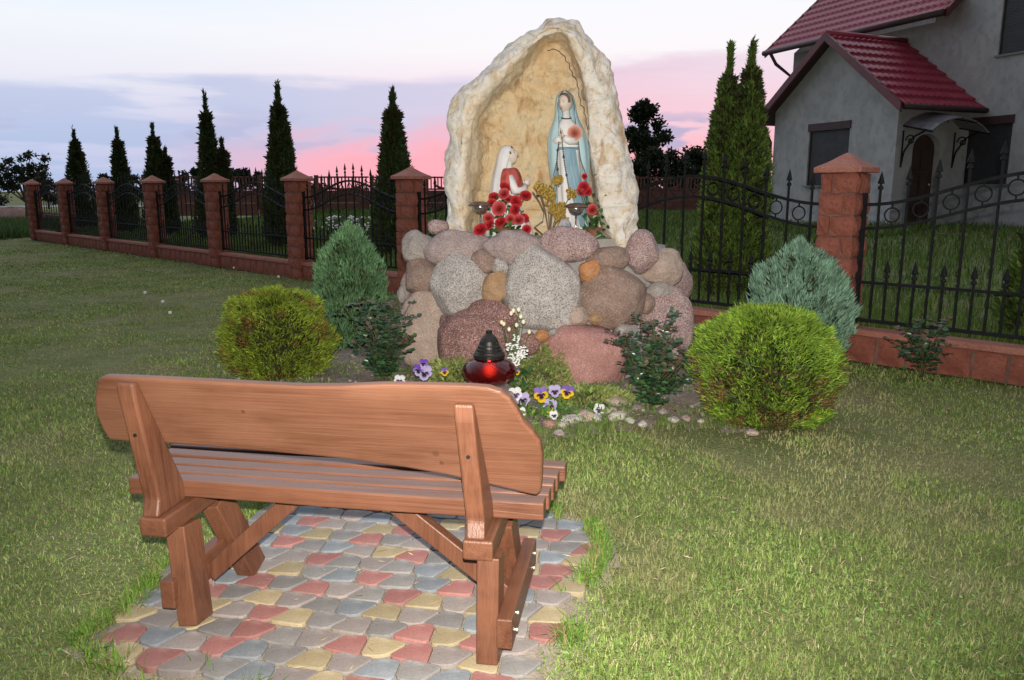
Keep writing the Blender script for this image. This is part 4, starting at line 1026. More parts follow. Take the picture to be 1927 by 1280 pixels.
def rosebush(label, base, H_, spread, nst, nleaf, sd_, bare=.3):
    e = tag(empty('rose_bush', base), label, 'shrub'); h = np.random.default_rng(sd_); stems = MB(); P = []; D = []; C = []
    dg = [(.035, .085, .035), (.055, .12, .045), (.025, .06, .028), (.10, .07, .04)]
    for k in range(nst):
        a = h.uniform(0, 2 * math.pi); top = np.array([math.cos(a) * spread * h.uniform(.3, 1), math.sin(a) * spread * h.uniform(.3, 1), H_ * h.uniform(.45, 1)])
        pts_ = [np.array([top[0] * s_ ** 1.4, top[1] * s_ ** 1.4, top[2] * s_]) + .02 * h.normal(size=3) * s_ for s_ in np.linspace(0, 1, 8)]
        stems.tube(pts_, [.007 - .005 * s_ for s_ in np.linspace(0, 1, 8)], 6)
        for q in range(nleaf):
            s_ = h.uniform(.12, 1) ** .8; i = min(6, int(s_ * 7)); p = pts_[i] + (pts_[i + 1] - pts_[i]) * (s_ * 7 - i)
            d = h.normal(size=3); d[2] = abs(d[2]) * .3 + .1; d /= np.linalg.norm(d); sid = np.cross(d, [0, 0, 1]); sid /= np.linalg.norm(sid) + 1e-6
            rl_ = h.uniform(.06, .11)
            for (al, sd__) in ((.4, -1), (.4, 1), (.75, -1), (.75, 1), (1.0, 0)):
                P.append(p + d * rl_ * al); D.append(d * .5 + sid * sd__ if sd__ else d)
                cc_ = np.array(dg[3] if (s_ > .85 and h.random() < .5) else dg[h.integers(0, 3)]); C.append(cc_ * h.uniform(.8, 1.3))
    stems.obj('stems', pmat('rose_stem_%d' % sd_, (.06, .08, .03), (.13, .07, .04), 12, .6), e, smooth=True)
    P = np.array(P); D = np.array(D); C = np.array(C); n = len(P)
    v_, f_, c_ = leaves6(P, D, np.array([0, -.25, 1.0]) + .5 * rng.normal(size=(n, 3)), rng.uniform(.032, .052, n), rng.uniform(.012, .019, n), C)
    part('leaves', v_, f_, m_glossleaf, e, False, c_); return e
rosebush('dark leafy rose bush between the rose sandstone boulder and bright green thuja', G(1222, 778), .70, .34, 22, 14, 21)
rosebush('dark leafy rose bush at left foot of mound below slim conifer', G(722, 722), .70, .32, 20, 13, 22)
rosebush('small dark rose bush against the low fence wall, alone', fpt(-.86, -.30), .50, .22, 9, 11, 23)

# creeping junipers
def juniper(label, base, rx, ry, H_, n, sd_):
    e = tag(empty('creeping_juniper', base), label, 'shrub', None)
    A = rng.uniform(0, 2 * math.pi, n); q = np.sqrt(rng.random(n)); nz = np.array([fbm((x * math.cos(a), x * math.sin(a), sd_), 2.2, sd_, 3) for a, x in zip(A, q)])
    P = np.stack([rx * q * np.cos(A), ry * q * np.sin(A), H_ * (1 - q ** 2) * (.75 + .9 * nz) * rng.uniform(.55, 1, n) + .02], 1)
    D = np.stack([np.cos(A), np.sin(A), np.full(n, .7)], 1) + .5 * rng.normal(size=(n, 3))
    v_, f_, c_ = sprays(P, D, rng.uniform(.03, .06, n), rng.uniform(.005, .009, n), pal(n, [(.28, .33, .09), (.18, .25, .07), (.37, .40, .15)], [3, 3, 2]))
    part('foliage', v_, f_, m_leaf, e, False, c_)
    tw = MB()
    for k in range(9):
        a = k * 2 * math.pi / 9; tw.tube([(0, 0, 0), (rx * .45 * math.cos(a), ry * .45 * math.sin(a), H_ * .5), (rx * .85 * math.cos(a), ry * .85 * math.sin(a), H_ * .3)], [.010, .006, .002], 5)
    tw.obj('branches', m_bark, e)
juniper('creeping yellow-green juniper mounded behind the red lantern, right side', G(1015, 728), .28, .24, .36, 4200, 3)
juniper('creeping yellow-green juniper mounded behind red lantern, left side', G(858, 728), .26, .22, .26, 3200, 4)
juniper('flat yellow-green juniper spreading below the rose sandstone boulder', G(1110, 762), .36, .18, .13, 3200, 5)
juniper('low juniper tuft just behind purple pansies', G(985, 752), .24, .16, .15, 2400, 6)

# pansies
def pansy_mesh(nm, up, side, low, eye):
    V_ = []; F_ = []; C_ = []
    for (cx_, cz, rx, rz, cc_, blot, dy) in ((-.020, .026, .026, .026, up, 0, .004), (.020, .026, .026, .026, up, 0, .005), (-.026, -.002, .024, .021, side, 1, 0), (.026, -.002, .024, .021, side, 1, -.001), (0, -.024, .029, .024, low, 1, -.004)):
        b = len(V_); n = 14; V_.append((0, dy - .004, 0)); C_.append(eye if blot else np.array(cc_))
        for ring in (.45, .72, 1.0):
            for k in range(n):
                a = 2 * math.pi * k / n; x = cx_ + rx * math.cos(a) * (1 + .06 * math.cos(a * 7)); z = cz + rz * math.sin(a) * (1 + .06 * math.sin(a * 6))
                V_.append((x * ring, dy + (.006 if ring == 1 else 0) * math.cos(3 * a), z * ring)); C_.append(np.array(eye) if (blot and ring < .5) else np.array(cc_) * (1 if ring < 1 else .92))
        for k in range(n):
            F_.append((b, b + 1 + k, b + 1 + (k + 1) % n))
            for r_ in (0, 1): F_.append((b + 1 + r_ * n + k, b + 1 + (r_ + 1) * n + k, b + 1 + (r_ + 1) * n + (k + 1) % n, b + 1 + r_ * n + (k + 1) % n))
    return mesh(nm, V_, F_, m_petal, True, np.array(C_))
PU = (.26, .17, .50); LV = (.48, .42, .66); YE = (.78, .52, .02); WH = (.76, .76, .76); DK = (.03, .008, .03)
PMS = {'py': pansy_mesh('petals', PU, YE, YE, DK), 'yy': pansy_mesh('petals', (.20, .10, .42), YE, YE, DK), 'lv': pansy_mesh('petals', LV, LV, YE, DK), 'll': pansy_mesh('petals', LV, LV, LV, DK), 'ww': pansy_mesh('petals', WH, WH, WH, (.06, .03, .15)), 'pp': pansy_mesh('petals', (.16, .06, .40), PU, LV, DK)}
PAN = [(1018, 743, 'py', 1.25, 'purple and yellow pansy, largest of the clump right of the bench back'), (1067, 738, 'yy', 1.1, 'bright yellow pansy with dark violet top petals'), (1035, 764, 'lv', 1.15, 'lilac pansy with small yellow lip below largest pansy'),
       (1044, 736, 'll', 1.0, 'pale lilac pansy between the purple-yellow and bright yellow ones'), (984, 752, 'll', 1.15, 'pale lilac pansy beside white one at bench plank edge'), (970, 742, 'ww', 1.1, 'white pansy peeping over bench plank edge'), (979, 777, 'ww', .9, 'white dark-eyed pansy lowest beside the bench plank'), (1127, 771, 'ww', .95, 'white pansy standing alone on the stony bed'),
       (1042, 781, 'ww', .7, 'tiny white pansy at foot of lilac clump'), (799, 702, 'll', 1.3, 'lilac pansy between left rose bush and lantern'), (788, 697, 'pp', 1.0, 'deep purple pansy behind lilac one near left rose bush'), (797, 684, 'pp', .8, 'small purple pansy topmost near the left rose bush'), (752, 716, 'ww', .95, 'white pansy under left rose bush'), (837, 700, 'yy', .7, 'small yellow pansy by the lantern left side'), (973, 700, 'yy', .5, 'tiny yellow pansy by the lantern right side')]
for i, (px, py, kd, s, lab) in enumerate(PAN):
    D0 = 5.0 + (.35 if px < 850 else 0) + (.28 if py < 705 and px > 950 else 0); zp = .05
    p = atY(px, py, D0); gz = .035
    if p[2] < gz + .04: p = G(px, py, gz + .05)
    e = tag(empty('pansy', (p[0], p[1], gz)), lab, 'pansy', 'pansies in the flower bed'); hz = p[2] - gz
    link('petals', PMS[kd], e, loc=(0, -.01, hz), rot=(R(rr.uniform(-22, -5)), R(rr.uniform(-18, 18)), R(rr.uniform(-22, 22))), scale=s * .84)
    MB().tube([(0.02, .02, 0), (.01, .02, hz * .6), (0, .0, hz)], .0025, 5).obj('stem', m_stem, e)
    n = 26; P = rng.normal(size=(n, 3)) * np.array([.05, .04, .0]) + np.array([0, .02, 0]); P[:, 2] = np.abs(rng.normal(size=n)) * .05
    v_, f_, c_ = leaves6(P, rdir(n) + np.array([0, -.2, .8]), rdir(n) + np.array([0, -.6, .7]), rng.uniform(.03, .06, n), .011, pal(n, [(.07, .16, .03), (.11, .22, .04), (.16, .26, .05)], [2, 3, 2]))
    part('leaves', v_, f_, m_leaf, e, False, c_)

# white stocks with cream buds behind the lantern
sb_ = atY(968, 712, 5.45); sb_[2] = .03; e = tag(empty('white_stock_plant', sb_), 'white flower spikes with cream buds above the lantern and juniper', 'flower'); stm = MB(); bl_ = MB(); bd = MB(); h = random.Random(3)
for (x0, y0, x1, y1) in ((966, 690, 972, 628), (965, 690, 958, 645), (970, 690, 985, 650), (968, 690, 990, 660)):
    p0 = atY(x0, y0, sb_[1]) - sb_; p1 = atY(x1, y1, sb_[1]) - sb_
    stm.tube([(0, 0, 0), p0, p1], .004, 5)
    for k in range(46):
        s_ = h.random(); p = p0 * (1 - s_) + p1 * s_; a = h.uniform(0, 6.28); q = h.uniform(.010, .024)
        bl_.sphere((p[0] + q * math.cos(a), p[1] + q * math.sin(a), p[2] + h.uniform(-.01, .01)), (.010, .010, .006), 6, 4)
for (x1, y1) in ((966, 585), (976, 583), (980, 596), (962, 590), (985, 606), (972, 612), (948, 610), (958, 620), (996, 625), (944, 607)):
    p1 = atY(x1, y1, sb_[1]) - sb_; stm.tube([(0, 0, 0), (p1[0] * .3, 0, p1[2] * .5), p1], .003, 5); bd.sphere(p1, (.013, .013, .017), 8, 6)
stm.obj('stems', m_stem, e); bl_.obj('white_blossoms', pmat('white_petal', (.78, .78, .76), rough=.6), e, smooth=True); bd.obj('cream_buds', pmat('cream_petal', (.74, .64, .42), (.78, .72, .56), 30, .6), e, smooth=True)
n = 40; P = rng.normal(size=(n, 3)) * np.array([.05, .04, .0]); P[:, 2] = rng.uniform(0, .2, n)
v_, f_, c_ = leaves6(P, rdir(n) + np.array([0, 0, .8]), rdir(n) + np.array([0, -.5, .3]), rng.uniform(.05, .09, n), .014, pal(n, [(.04, .10, .03), (.06, .14, .04)], [1, 1])); part('leaves', v_, f_, m_leaf, e, False, c_)

def nfield0(x, y): return .5 + .5 * np.sin(x * 5.1 + 2 * np.sin(y * 3.3)) * np.cos(y * 4.7 + np.sin(x * 2.9))
# pale stones edging the bed
STN = [(1075, 792, .05, 'pale'), (1103, 787, .06, 'tan'), (1118, 790, .045, 'pale'), (1060, 800, .03, 'pale'), (1150, 778, .05, 'tan'), (1165, 786, .05, 'pale'), (1185, 792, .03, 'pale'), (1035, 800, .035, 'rose'), (1210, 798, .028, 'pale'), (1268, 790, .03, 'pale'), (1250, 775, .03, 'grey'), (1290, 788, .028, 'tan'), (1160, 762, .06, 'tan'), (1200, 770, .04, 'mauve'), (1415, 815, .03, 'tan'), (1320, 792, .022, 'pale'), (1052, 815, .028, 'mauve'), (1330, 760, .035, 'grey')]
for i, (px, py, r_, mt) in enumerate(STN):
    p = G(px, py, .03)
    o_ = boulder('edging_stone', (p[0], p[1], .02 + r_ * .4), [Vector((1, 0, 0)), Vector((0, 1, 0)), Vector((0, 0, 1))], (r_ * 1.3, r_, r_ * .65), .4, 100 + i, GR[mt], None); o_.rotation_euler = (0, 0, i * 1.3)
    tag(o_, 'pale rounded fieldstone lying along the front edge of the flower bed', 'stone', 'stones edging the flower bed')
n = 900; xs_ = rng.uniform(-2.6, 3.2, n); ys_ = rng.uniform(4.6, 7.2, n); ok = inpoly(xs_, ys_, BEDW); gm = MB(); h = random.Random(8)
for x, y in zip(xs_[ok], ys_[ok]):
    r_ = h.uniform(.006, .018); gm.sphere((x, y, .045 + r_ * .2), (r_ * 1.2, r_, r_ * .7), 6, 4)
nb2 = 16000; xb = rng.uniform(-2.6, 3.2, nb2); yb2 = rng.uniform(4.6, 6.6, nb2); okb = inpoly(xb, yb2, BEDW) & (nfield0(xb, yb2) + .35 * (rng.random(nb2) - .5) > .38); xb, yb2 = xb[okb], yb2[okb]; nb2 = len(xb)
v_, f_, c_ = leaves6(np.stack([xb, yb2, np.full(nb2, .045)], 1), rdir(nb2) + np.array([0, 0, .9]), rdir(nb2) + np.array([0, -.5, .5]), rng.uniform(.015, .055, nb2), rng.uniform(.002, .008, nb2), pal(nb2, [(.12, .20, .05), (.18, .27, .06), (.09, .15, .04), (.30, .25, .13)], [3, 3, 2, 1.5]))
wo_ = part('bed_weeds', v_, f_, m_leaf, None, False, c_); tag(wo_, 'small green seedlings sprinkled over the flower bed', 'weeds'); wo_['kind'] = 'stuff'
go = gm.obj('bed_gravel', pmat('gravel', (.20, .17, .14), (.34, .31, .28), 3, .9), None, smooth=True); tag(go, 'fine pale gravel strewn over the flower bed soil', 'gravel'); go['kind'] = 'stuff'

# ------------------------------------------------------------------ fence: pillars, low walls, iron panels
ORD = ['end', 'second', 'third', 'fourth', 'fifth', 'sixth', 'seventh', 'eighth', 'ninth', 'tenth']
PW = .325; CH = .183; NCO = 9
def rough_block(L_, D_, H_, sd_, bulge=.014):
    bm = bmesh.new(); bmesh.ops.create_cube(bm, size=1.0); bmesh.ops.subdivide_edges(bm, edges=bm.edges, cuts=2, use_grid_fill=True)
    h = random.Random(sd_)
    for v_ in bm.verts:
        p = v_.co; ex = sum(abs(abs(t_) - .5) < 1e-4 for t_ in p)
        q = Vector((p.x * L_, p.y * D_, p.z * H_))
        if ex == 1: q += Vector((p.x, p.y, p.z)).normalized() * 0 + Vector([(math.copysign(1, t_) if abs(abs(t_) - .5) < 1e-4 else 0) for t_ in p]) * (bulge * h.uniform(.4, 1.5))
        else: q -= Vector([math.copysign(1, t_) if abs(abs(t_) - .5) < 1e-4 else 0 for t_ in p]) * h.uniform(.001, .009)
        q += Vector((h.uniform(-1, 1), h.uniform(-1, 1), h.uniform(-1, 1))) * .003
        v_.co = q
    me = bpy.data.meshes.new('block'); bm.to_mesh(me); bm.free(); me.materials.append(m_block); return me
TH_ = .11
PBK = [rough_block(PW - TH_, TH_, CH - .010, 40 + i) for i in range(6)]
core_me = MB().box((0, 0, 1.64 / 2), (PW - .03, PW - .03, 1.64)).mesh('core', m_mortar)
mb = MB(); rings = []
for hf, z in ((.208, 0), (.208, .042), (.202, .049), (.148, .078), (.095, .112), (.045, .150), (.010, .172)):
    rings.append([(hf * a, hf * b_, z) for a, b_ in ((-1, -1), (0, -1.0), (1, -1), (1, 0), (1, 1), (0, 1), (-1, 1), (-1, 0))])
mb.loft(rings); cap_me = mb.mesh('cap', m_cap, bevel=.004, seg=1)
ZP = CH * NCO
for k in range(-1, 9):
    e = empty('fence_pillar', fpt(k * SPAN), FRZ)
    ordi = 8 - k
    nm = 'far end pillar of the fence, rough reddish blocks under pyramid cap' if ordi == 0 else ('rough reddish block fence pillar nearest the house, before broad conifer' if k == 0 else 'rough reddish block fence pillar with pyramid cap, %s counted from far end' % ORD[ordi])
    tag(e, nm, 'pillar', 'pillars of the iron fence')
    link('core', core_me, e)
    hb = random.Random(k + 50)
    for c_ in range(NCO):
        for s_ in range(4):
            fl_p = c_ % 2
            off = (TH_ / 2 if fl_p == 0 else -TH_ / 2)
            x, y = off, -(PW / 2 - TH_ / 2)
            a = s_ * math.pi / 2
            o_ = link('block', PBK[hb.randrange(6)], e, loc=(x * math.cos(a) - y * math.sin(a), x * math.sin(a) + y * math.cos(a), CH * (c_ + .5)), rot=(0, 0, a + (math.pi if False else 0)))
    link('cap', cap_me, e, loc=(0, 0, ZP + .001))
# low walls
LW = SPAN - PW - .006
WBK = [rough_block(.232, .19, .236, 70 + i, .010) for i in range(5)]
cop = MB(); rings = []
for x in np.linspace(-LW / 2, LW / 2, 12):
    rings.append([(x, -.115, .0), (x, .115, .0), (x, .112, .052), (x, .0, .062), (x, -.112, .052)])
cop.loft(rings); cop_me = cop.mesh('coping', m_cap, bevel=.006, seg=1)
wc_me = MB().box((0, 0, .12), (LW - .01, .165, .24)).mesh('core', m_mortar)
# iron panel meshes
m_i = m_iron
def spear_profile(z0): return [(.009, z0 - .01), (.026, z0), (.022, z0 + .016), (.010, z0 + .030), (.010, z0 + .040), (.030, z0 + .046), (.017, z0 + .095), (.001, z0 + .150)]
def bar_mesh(z0, z1, nm):
    mb = MB(); mb.box((0, 0, (z0 + z1) / 2), (.018, .018, z1 - z0)); 
    prof = spear_profile(z1); mb.loft([[(r_ * math.cos(a), r_ * .55 * math.sin(a), z) for a in np.linspace(0, 2 * math.pi, 8, endpoint=False)] for r_, z in prof])
    return mb.mesh(nm, m_i)
LP = SPAN - PW - .05; ZLO, ZUP, RISE = 1.17, 1.375, .265
NB = 12; bx_ = [-LP / 2 + LP * (i + .5) / NB for i in range(NB)]
def arch(x): return RISE * (.5 + .5 * math.cos(2 * math.pi * x / LP))
bars_me = [bar_mesh(.35, ZUP + arch(x) + .13, 'bar') for x in bx_[:NB // 2]]
short_me = bar_mesh(.35, .755, 'short_bar')
def rail(zf, h_, nm):
    mb = MB(); rings = []
    for x in np.linspace(-LP / 2, LP / 2, 33): rings.append([(x, -.012, zf(x) - h_ / 2), (x, .012, zf(x) - h_ / 2), (x, .012, zf(x) + h_ / 2), (x, -.012, zf(x) + h_ / 2)])
    mb.loft(rings); return mb.mesh(nm, m_i)
rails = [rail(lambda x: .365, .030, 'bottom_rail'), rail(lambda x: .70, .026, 'middle_rail'), rail(lambda x: ZLO + arch(x), .026, 'lower_arch_rail'), rail(lambda x: ZUP + arch(x), .028, 'upper_arch_rail')]
mb = MB(); n1 = 18
for q in range(n1):
    pass
rg = MB(); maj, mnr = .060, .007
rings = [[((maj + mnr * math.cos(b_)) * math.cos(a), mnr * math.sin(b_), (maj + mnr * math.cos(b_)) * math.sin(a)) for b_ in np.linspace(0, 2 * math.pi, 6, endpoint=False)] for a in np.linspace(0, 2 * math.pi, 21)]
rg.loft(rings, cap=False); rg.box((0, 0, .078), (.012, .012, .034)); rg.box((0, 0, -.078), (.012, .012, .034)); ring_me = rg.mesh('ring', m_i, smooth=False)
stile_me = MB().box((0, 0, (.33 + ZUP + .10) / 2), (.040, .040, ZUP + .10 - .33)).mesh('stile', m_i)
for k in range(-1, 8):
    mid = fpt((k + .5) * SPAN)
    a_, b_ = ORD[8 - k - 1], ORD[8 - k]
    wl = tag(empty('low_wall', mid, FRZ), 'low reddish block wall with coping between %s and %s pillars from far end' % (a_, b_), 'wall', 'low walls below the iron panels')
    link('core', wc_me, wl); hb = random.Random(k)
    for i in range(11):
        link('block', WBK[hb.randrange(5)], wl, loc=(-LW / 2 + LW * (i + .5) / 11, 0, .118), rot=(0, 0, math.pi * hb.randrange(2)))
    link('coping', cop_me, wl, loc=(0, 0, .240))
    pnl = tag(empty('iron_fence_panel', mid, FRZ), 'black iron spear-topped fence panel with rings between %s and %s pillars from far end' % (a_, b_), 'fence panel', 'black iron fence panels')
    for r_ in rails: link(r_.name, r_, pnl)
    for i, x in enumerate(bx_):
        link('bar', bars_me[min(i, NB - 1 - i)], pnl, loc=(x, -.004, 0))
    for i in range(NB - 1):
        x = (bx_[i] + bx_[i + 1]) / 2; link('short_bar', short_me, pnl, loc=(x, -.004, 0)); link('ring', ring_me, pnl, loc=(x, 0, (ZLO + ZUP) / 2 + arch(x)))
    for sx_ in (-1, 1):
        x = sx_ * (LP / 2 + .012); link('stile', stile_me, pnl, loc=(x, 0, 0))

# ------------------------------------------------------------------ house
m_plaster = pmat('grey_plaster', (.36, .36, .362), (.43, .428, .425), 2.2, .95, 1.0, 70, c3=(.29, .29, .298), s3=5.0, f3=.5, stretch=(1.3, 1.3, .9), bdist=.01)
m_roof = pmat('red_metal_tile', (.27, .020, .045), (.33, .032, .058), 2.5, .38, .12, 30, spec=.5)
m_fascia = pmat('dark_brown_trim', (.045, .022, .022), (.06, .03, .03), 6, .5)
m_shutter = pmat('shutter_dark', (.035, .037, .042), (.05, .05, .055), 6, .5)
m_sill = pmat('sill_green_grey', (.16, .20, .19), rough=.6)
m_door = pmat('door_brown', (.045, .025, .018), (.07, .04, .028), 7, .5, .2, stretch=(1, 1, .2))
m_plinth = pmat('plinth', (.30, .30, .30), (.36, .355, .35), 3, .95, .5, 30)
HA = R(23.0); hd = np.array([-math.sin(HA), math.cos(HA), 0]); he = np.array([math.cos(HA), math.sin(HA), 0])
YH = 18.0; HZ = .62
C = np.array([(1686 - CX) / FPX * (YH * cp + (CAMH - 2.5) * sp), YH, 0])
def H(a, b, z): return C + hd * a + he * b + np.array([0, 0, z])
def a_at(px, b, z):
    lo, hi = -14.0, 25.0
    for _ in range(60):
        m_ = (lo + hi) / 2
        q = H(m_, b, z)
        if q[1] < 1 or proj(q)[0] > px: lo = m_
        else: hi = m_
    return lo
def b_at(px, a, z):
    lo, hi = -3.0, 8.0
    for _ in range(60):
        m_ = (lo + hi) / 2
        if proj(H(a, m_, z))[0] < px: lo = m_
        else: hi = m_
    return lo
def z_at(a, b, py): return zrow(H(a, b, 0)[1], py)
house = tag(empty('house', C + np.array([0, 0, HZ])), 'grey rendered house with dark red metal-tile roofs and roller shutters behind fence', 'house')
HO = np.array(house.location)
def hp(name, quads, mat, parent=None, smooth=False):
    mb = MB()
    for q in quads: mb.add([np.array(p) - HO for p in q], [tuple(range(len(q)))])
    o_ = link(name, mb.mesh(name, mat, smooth, fixn=False), parent or house); return o_
def hbox(name, a0, a1, b0, b1, z0, z1, mat, parent=None, bevel=0.0):
    mb = MB(); c8 = [H(a, b, z) - HO for z in (z0, z1) for b in (b0, b1) for a in (a0, a1)]
    mb.add(c8, [(0, 2, 3, 1), (4, 5, 7, 6), (0, 1, 5, 4), (2, 6, 7, 3), (0, 4, 6, 2), (1, 3, 7, 5)])
    return link(name, mb.mesh(name, mat, False, bevel), parent or house)
WG = a_at(1453, 0, 2.0); BM_ = b_at(1815, 0, 2.0)
z_apex = z_at(WG / 2, -.35, 66); z_eave = z_at(-.35, -.35, 197)
slope = (z_apex - z_eave) / (WG / 2 + .35); zw = z_eave + .35 * slope - .02
print('HOUSE', WG, BM_, z_apex, z_eave, C)
# window openings on the annex front
wa1, wa0 = a_at(1521, 0, 2.5), a_at(1597, 0, 2.5); wz1 = z_at((wa0 + wa1) / 2, 0, 232); wz0 = z_at((wa0 + wa1) / 2, 0, 350)
def wall_with_hole(plane, lo, hi, z0, z1, hlo, hhi, hz0, hz1, top=None, depth=.12, inward=1):
    P = plane; q = [[P(lo, 0, z0), P(hlo, 0, z0), P(hlo, 0, z1), P(lo, 0, z1)], [P(hhi, 0, z0), P(hi, 0, z0), P(hi, 0, z1), P(hhi, 0, z1)],
                    [P(hlo, 0, z0), P(hhi, 0, z0), P(hhi, 0, hz0), P(hlo, 0, hz0)], [P(hlo, 0, hz1), P(hhi, 0, hz1), P(hhi, 0, z1), P(hlo, 0, z1)]]
    for (x0, y0, x1, y1) in ((hlo, hz0, hlo, hz1), (hhi, hz0, hhi, hz1), (hlo, hz0, hhi, hz0), (hlo, hz1, hhi, hz1)):
        q.append([P(x0, 0, y0), P(x1, 0, y1), P(x1, depth, y1), P(x0, depth, y0)])
    if top: q.append(top)
    return q
pf = lambda a, d, z: H(a, d, z)
hp('annex_front_wall', wall_with_hole(pf, 0, WG, HZ - .3, zw, wa0, wa1, wz0, wz1, [H(0, 0, zw), H(WG, 0, zw), H(WG / 2, 0, zw + WG / 2 * slope)]), m_plaster)
def shutter(a0, a1, z0, z1, bpl, plane, nm='window', box=.16):
    wnd = hbox(nm, a0 + .004, a1 - .004, bpl + .08, bpl + .10, z0 + .004, z1 - .004, m_shutter)
    bxo = hbox('shutter_box', a0 - .03, a1 + .03, bpl - .03, bpl + .075, z1 - box, z1 + .02, m_fascia, wnd)
    ns = max(6, int((z1 - box - z0) / .045))
    for i in range(ns):
        za = z0 + .03 + (z1 - box - z0 - .03) * i / ns; zb = z0 + .03 + (z1 - box - z0 - .03) * (i + .86) / ns
        hbox('shutter_slat', a0 + .03, a1 - .03, bpl + .055, bpl + .078, za, zb, m_shutter, wnd)
    for aa in (a0 + .015, a1 - .015): hbox('guide_rail', aa - .014, aa + .014, bpl + .04, bpl + .0785, z0 + .01, z1 - box, m_fascia, wnd)
    hbox('sill', a0 - .05, a1 + .05, bpl - .06, bpl + .079, z0 - .03, z0 + .012, m_sill, wnd)
shutter(wa0, wa1, wz0, wz1, 0, pf)
# annex side wall with arched doorway
db0, db1 = b_at(1716, 0, 2.2), b_at(1768, 0, 2.2); dz1 = z_at(0, (db0 + db1) / 2, 252)
side = [[H(0, 0, HZ - .3), H(0, db0, HZ - .3), H(0, db0, zw), H(0, 0, zw)], [H(0, db1, HZ - .3), H(0, BM_, HZ - .3), H(0, BM_, zw), H(0, db1, zw)]]
na = 12; dc = (db0 + db1) / 2; dr = (db1 - db0) / 2; arc = [(dc + dr * math.cos(t_), dz1 - dr * .75 + dr * .75 * math.sin(t_)) for t_ in np.linspace(math.pi, 0, na)]
for (b0, z0), (b1, z1) in zip(arc[:-1], arc[1:]): side.append([H(0, b0, z0), H(0, b1, z1), H(0, b1, zw), H(0, b0, zw)])
for (b0, z0), (b1, z1) in zip([(db0, HZ)] + arc, arc + [(db1, HZ)]): side.append([H(0, b0, z0), H(0, b1, z1), H(.18, b1, z1), H(.18, b0, z0)])
hp('annex_side_wall', side, m_plaster)
hp('annex_far_wall', [[H(WG, 0, HZ - .3), H(WG, BM_, HZ - .3), H(WG, BM_, zw), H(WG, 0, zw)]], m_plaster)
door = hp('door', [[H(.16, db0, HZ - .1)] + [H(.16, b_, z) for b_, z in arc] + [H(.16, db1, HZ - .1)]], m_door)
for i in range(2):
    for j in range(3):
        b0 = db0 + (db1 - db0) * (.12 + .42 * i); b1 = b0 + (db1 - db0) * .34; z0 = HZ + .15 + j * (dz1 - HZ) * .28; z1 = z0 + (dz1 - HZ) * .22
        hbox('door_panel', .135, .157, b0, b1, z0, z1, m_door, door, .008)
MB().sphere((0, 0, 0), .04, 8, 6).obj('door_handle', m_steel, door, loc=tuple(H(.12, db1 - .12, HZ + 1.0) - HO))
# canopy with iron scroll brackets
cz = dz1 + .05; cb0, cb1 = db0 - .35, db1 + .55
canopy = []
nc = 9
prof_c = [(b_, cz + .0 + .30 * math.sin(math.pi * (b_ - cb0) / (cb1 - cb0)) ** .8) for b_ in np.linspace(cb0, cb1, nc)]
m_canopy = pmat('canopy_sheet', (.14, .13, .14), (.20, .19, .20), 5, .35, spec=.5)
cq = [[H(0, p0[0], p0[1] + .12), H(0, p1[0], p1[1] + .12), H(-.75, p1[0], p1[1] - .05), H(-.75, p0[0], p0[1] - .05)] for p0, p1 in zip(prof_c[:-1], prof_c[1:])]
can = hp('canopy', cq, m_canopy); solid(can, .03)
for b_, z in prof_c[::2]:
    MB().tube([H(0, b_, z + .10) - HO, H(-.76, b_, z - .07) - HO], .018, 6).obj('canopy_rib', m_iron, can)
for b_ in (db0 - .35, db1 + .40):
    pts_ = [H(-.02 - .0, b_, cz - .75), H(-.08, b_, cz - .45), H(-.30, b_, cz - .15), H(-.62, b_, cz - .02)]
    mbb = MB().tube([p - HO for p in pts_], .02, 6)
    sc_ = [H(-.22 + .13 * (1 - q / 14) * math.cos(q * .7), b_, cz - .08 - .14 + .13 * (1 - q / 14) * math.sin(q * .7)) for q in range(13)]
    mbb.tube([p - HO for p in sc_], .016, 6); mbb.tube([H(-.02, b_, cz - .8) - HO, H(-.02, b_, cz) - HO], .018, 6); mbb.obj('scroll_bracket', m_iron, can)
hbox('door_step', -.9, 0, db0 - .4, db1 + .5, HZ - .25, HZ - .04, m_plinth)
# main wall
zE = None
aL = a_at(1440, BM_ - .6, 5.5); zE = z_at(aL, BM_ - .6, 100); aL = a_at(1440, BM_ - .6, zE); aR = a_at(1780, BM_ - .6, zE)
aW = aL - .55; print('MAIN', aL, aR, zE, z_at(aR, BM_ - .6, 24))
ztop = zE - .05
w2a1, w2a0 = a_at(1818, BM_, 2.5), a_at(1902, BM_, 2.5); w2z1 = z_at((w2a0 + w2a1) / 2, BM_, 221); w2z0 = z_at((w2a0 + w2a1) / 2, BM_, 348)
w3a1 = a_at(1888, BM_, 5.5); w3a0 = w3a1 - 1.5; w3z0 = z_at(w3a1 - .5, BM_, 99); w3z1 = w3z0 + 1.55
AEND = -9.0
q = [[H(aR, BM_, HZ - .3), H(aW, BM_, HZ - .3), H(aW, BM_, ztop), H(aR, BM_, ztop)]]
pm_ = lambda a, d, z: H(a, BM_ + d, z)
zm = (w2z1 + w3z0) / 2
q += wall_with_hole(pm_, AEND, aR, HZ - .3, zm, w2a0, w2a1, w2z0, w2z1) + wall_with_hole(pm_, AEND, aR, zm, zE + 4.2, w3a0, w3a1, w3z0, w3z1)
q.append([H(aR, BM_, ztop), H(aR + .75, BM_, ztop), H(aR + .75, BM_, zE + 4.2), H(aR, BM_, zE + 4.2)])
hp('main_front_wall', q, m_plaster)
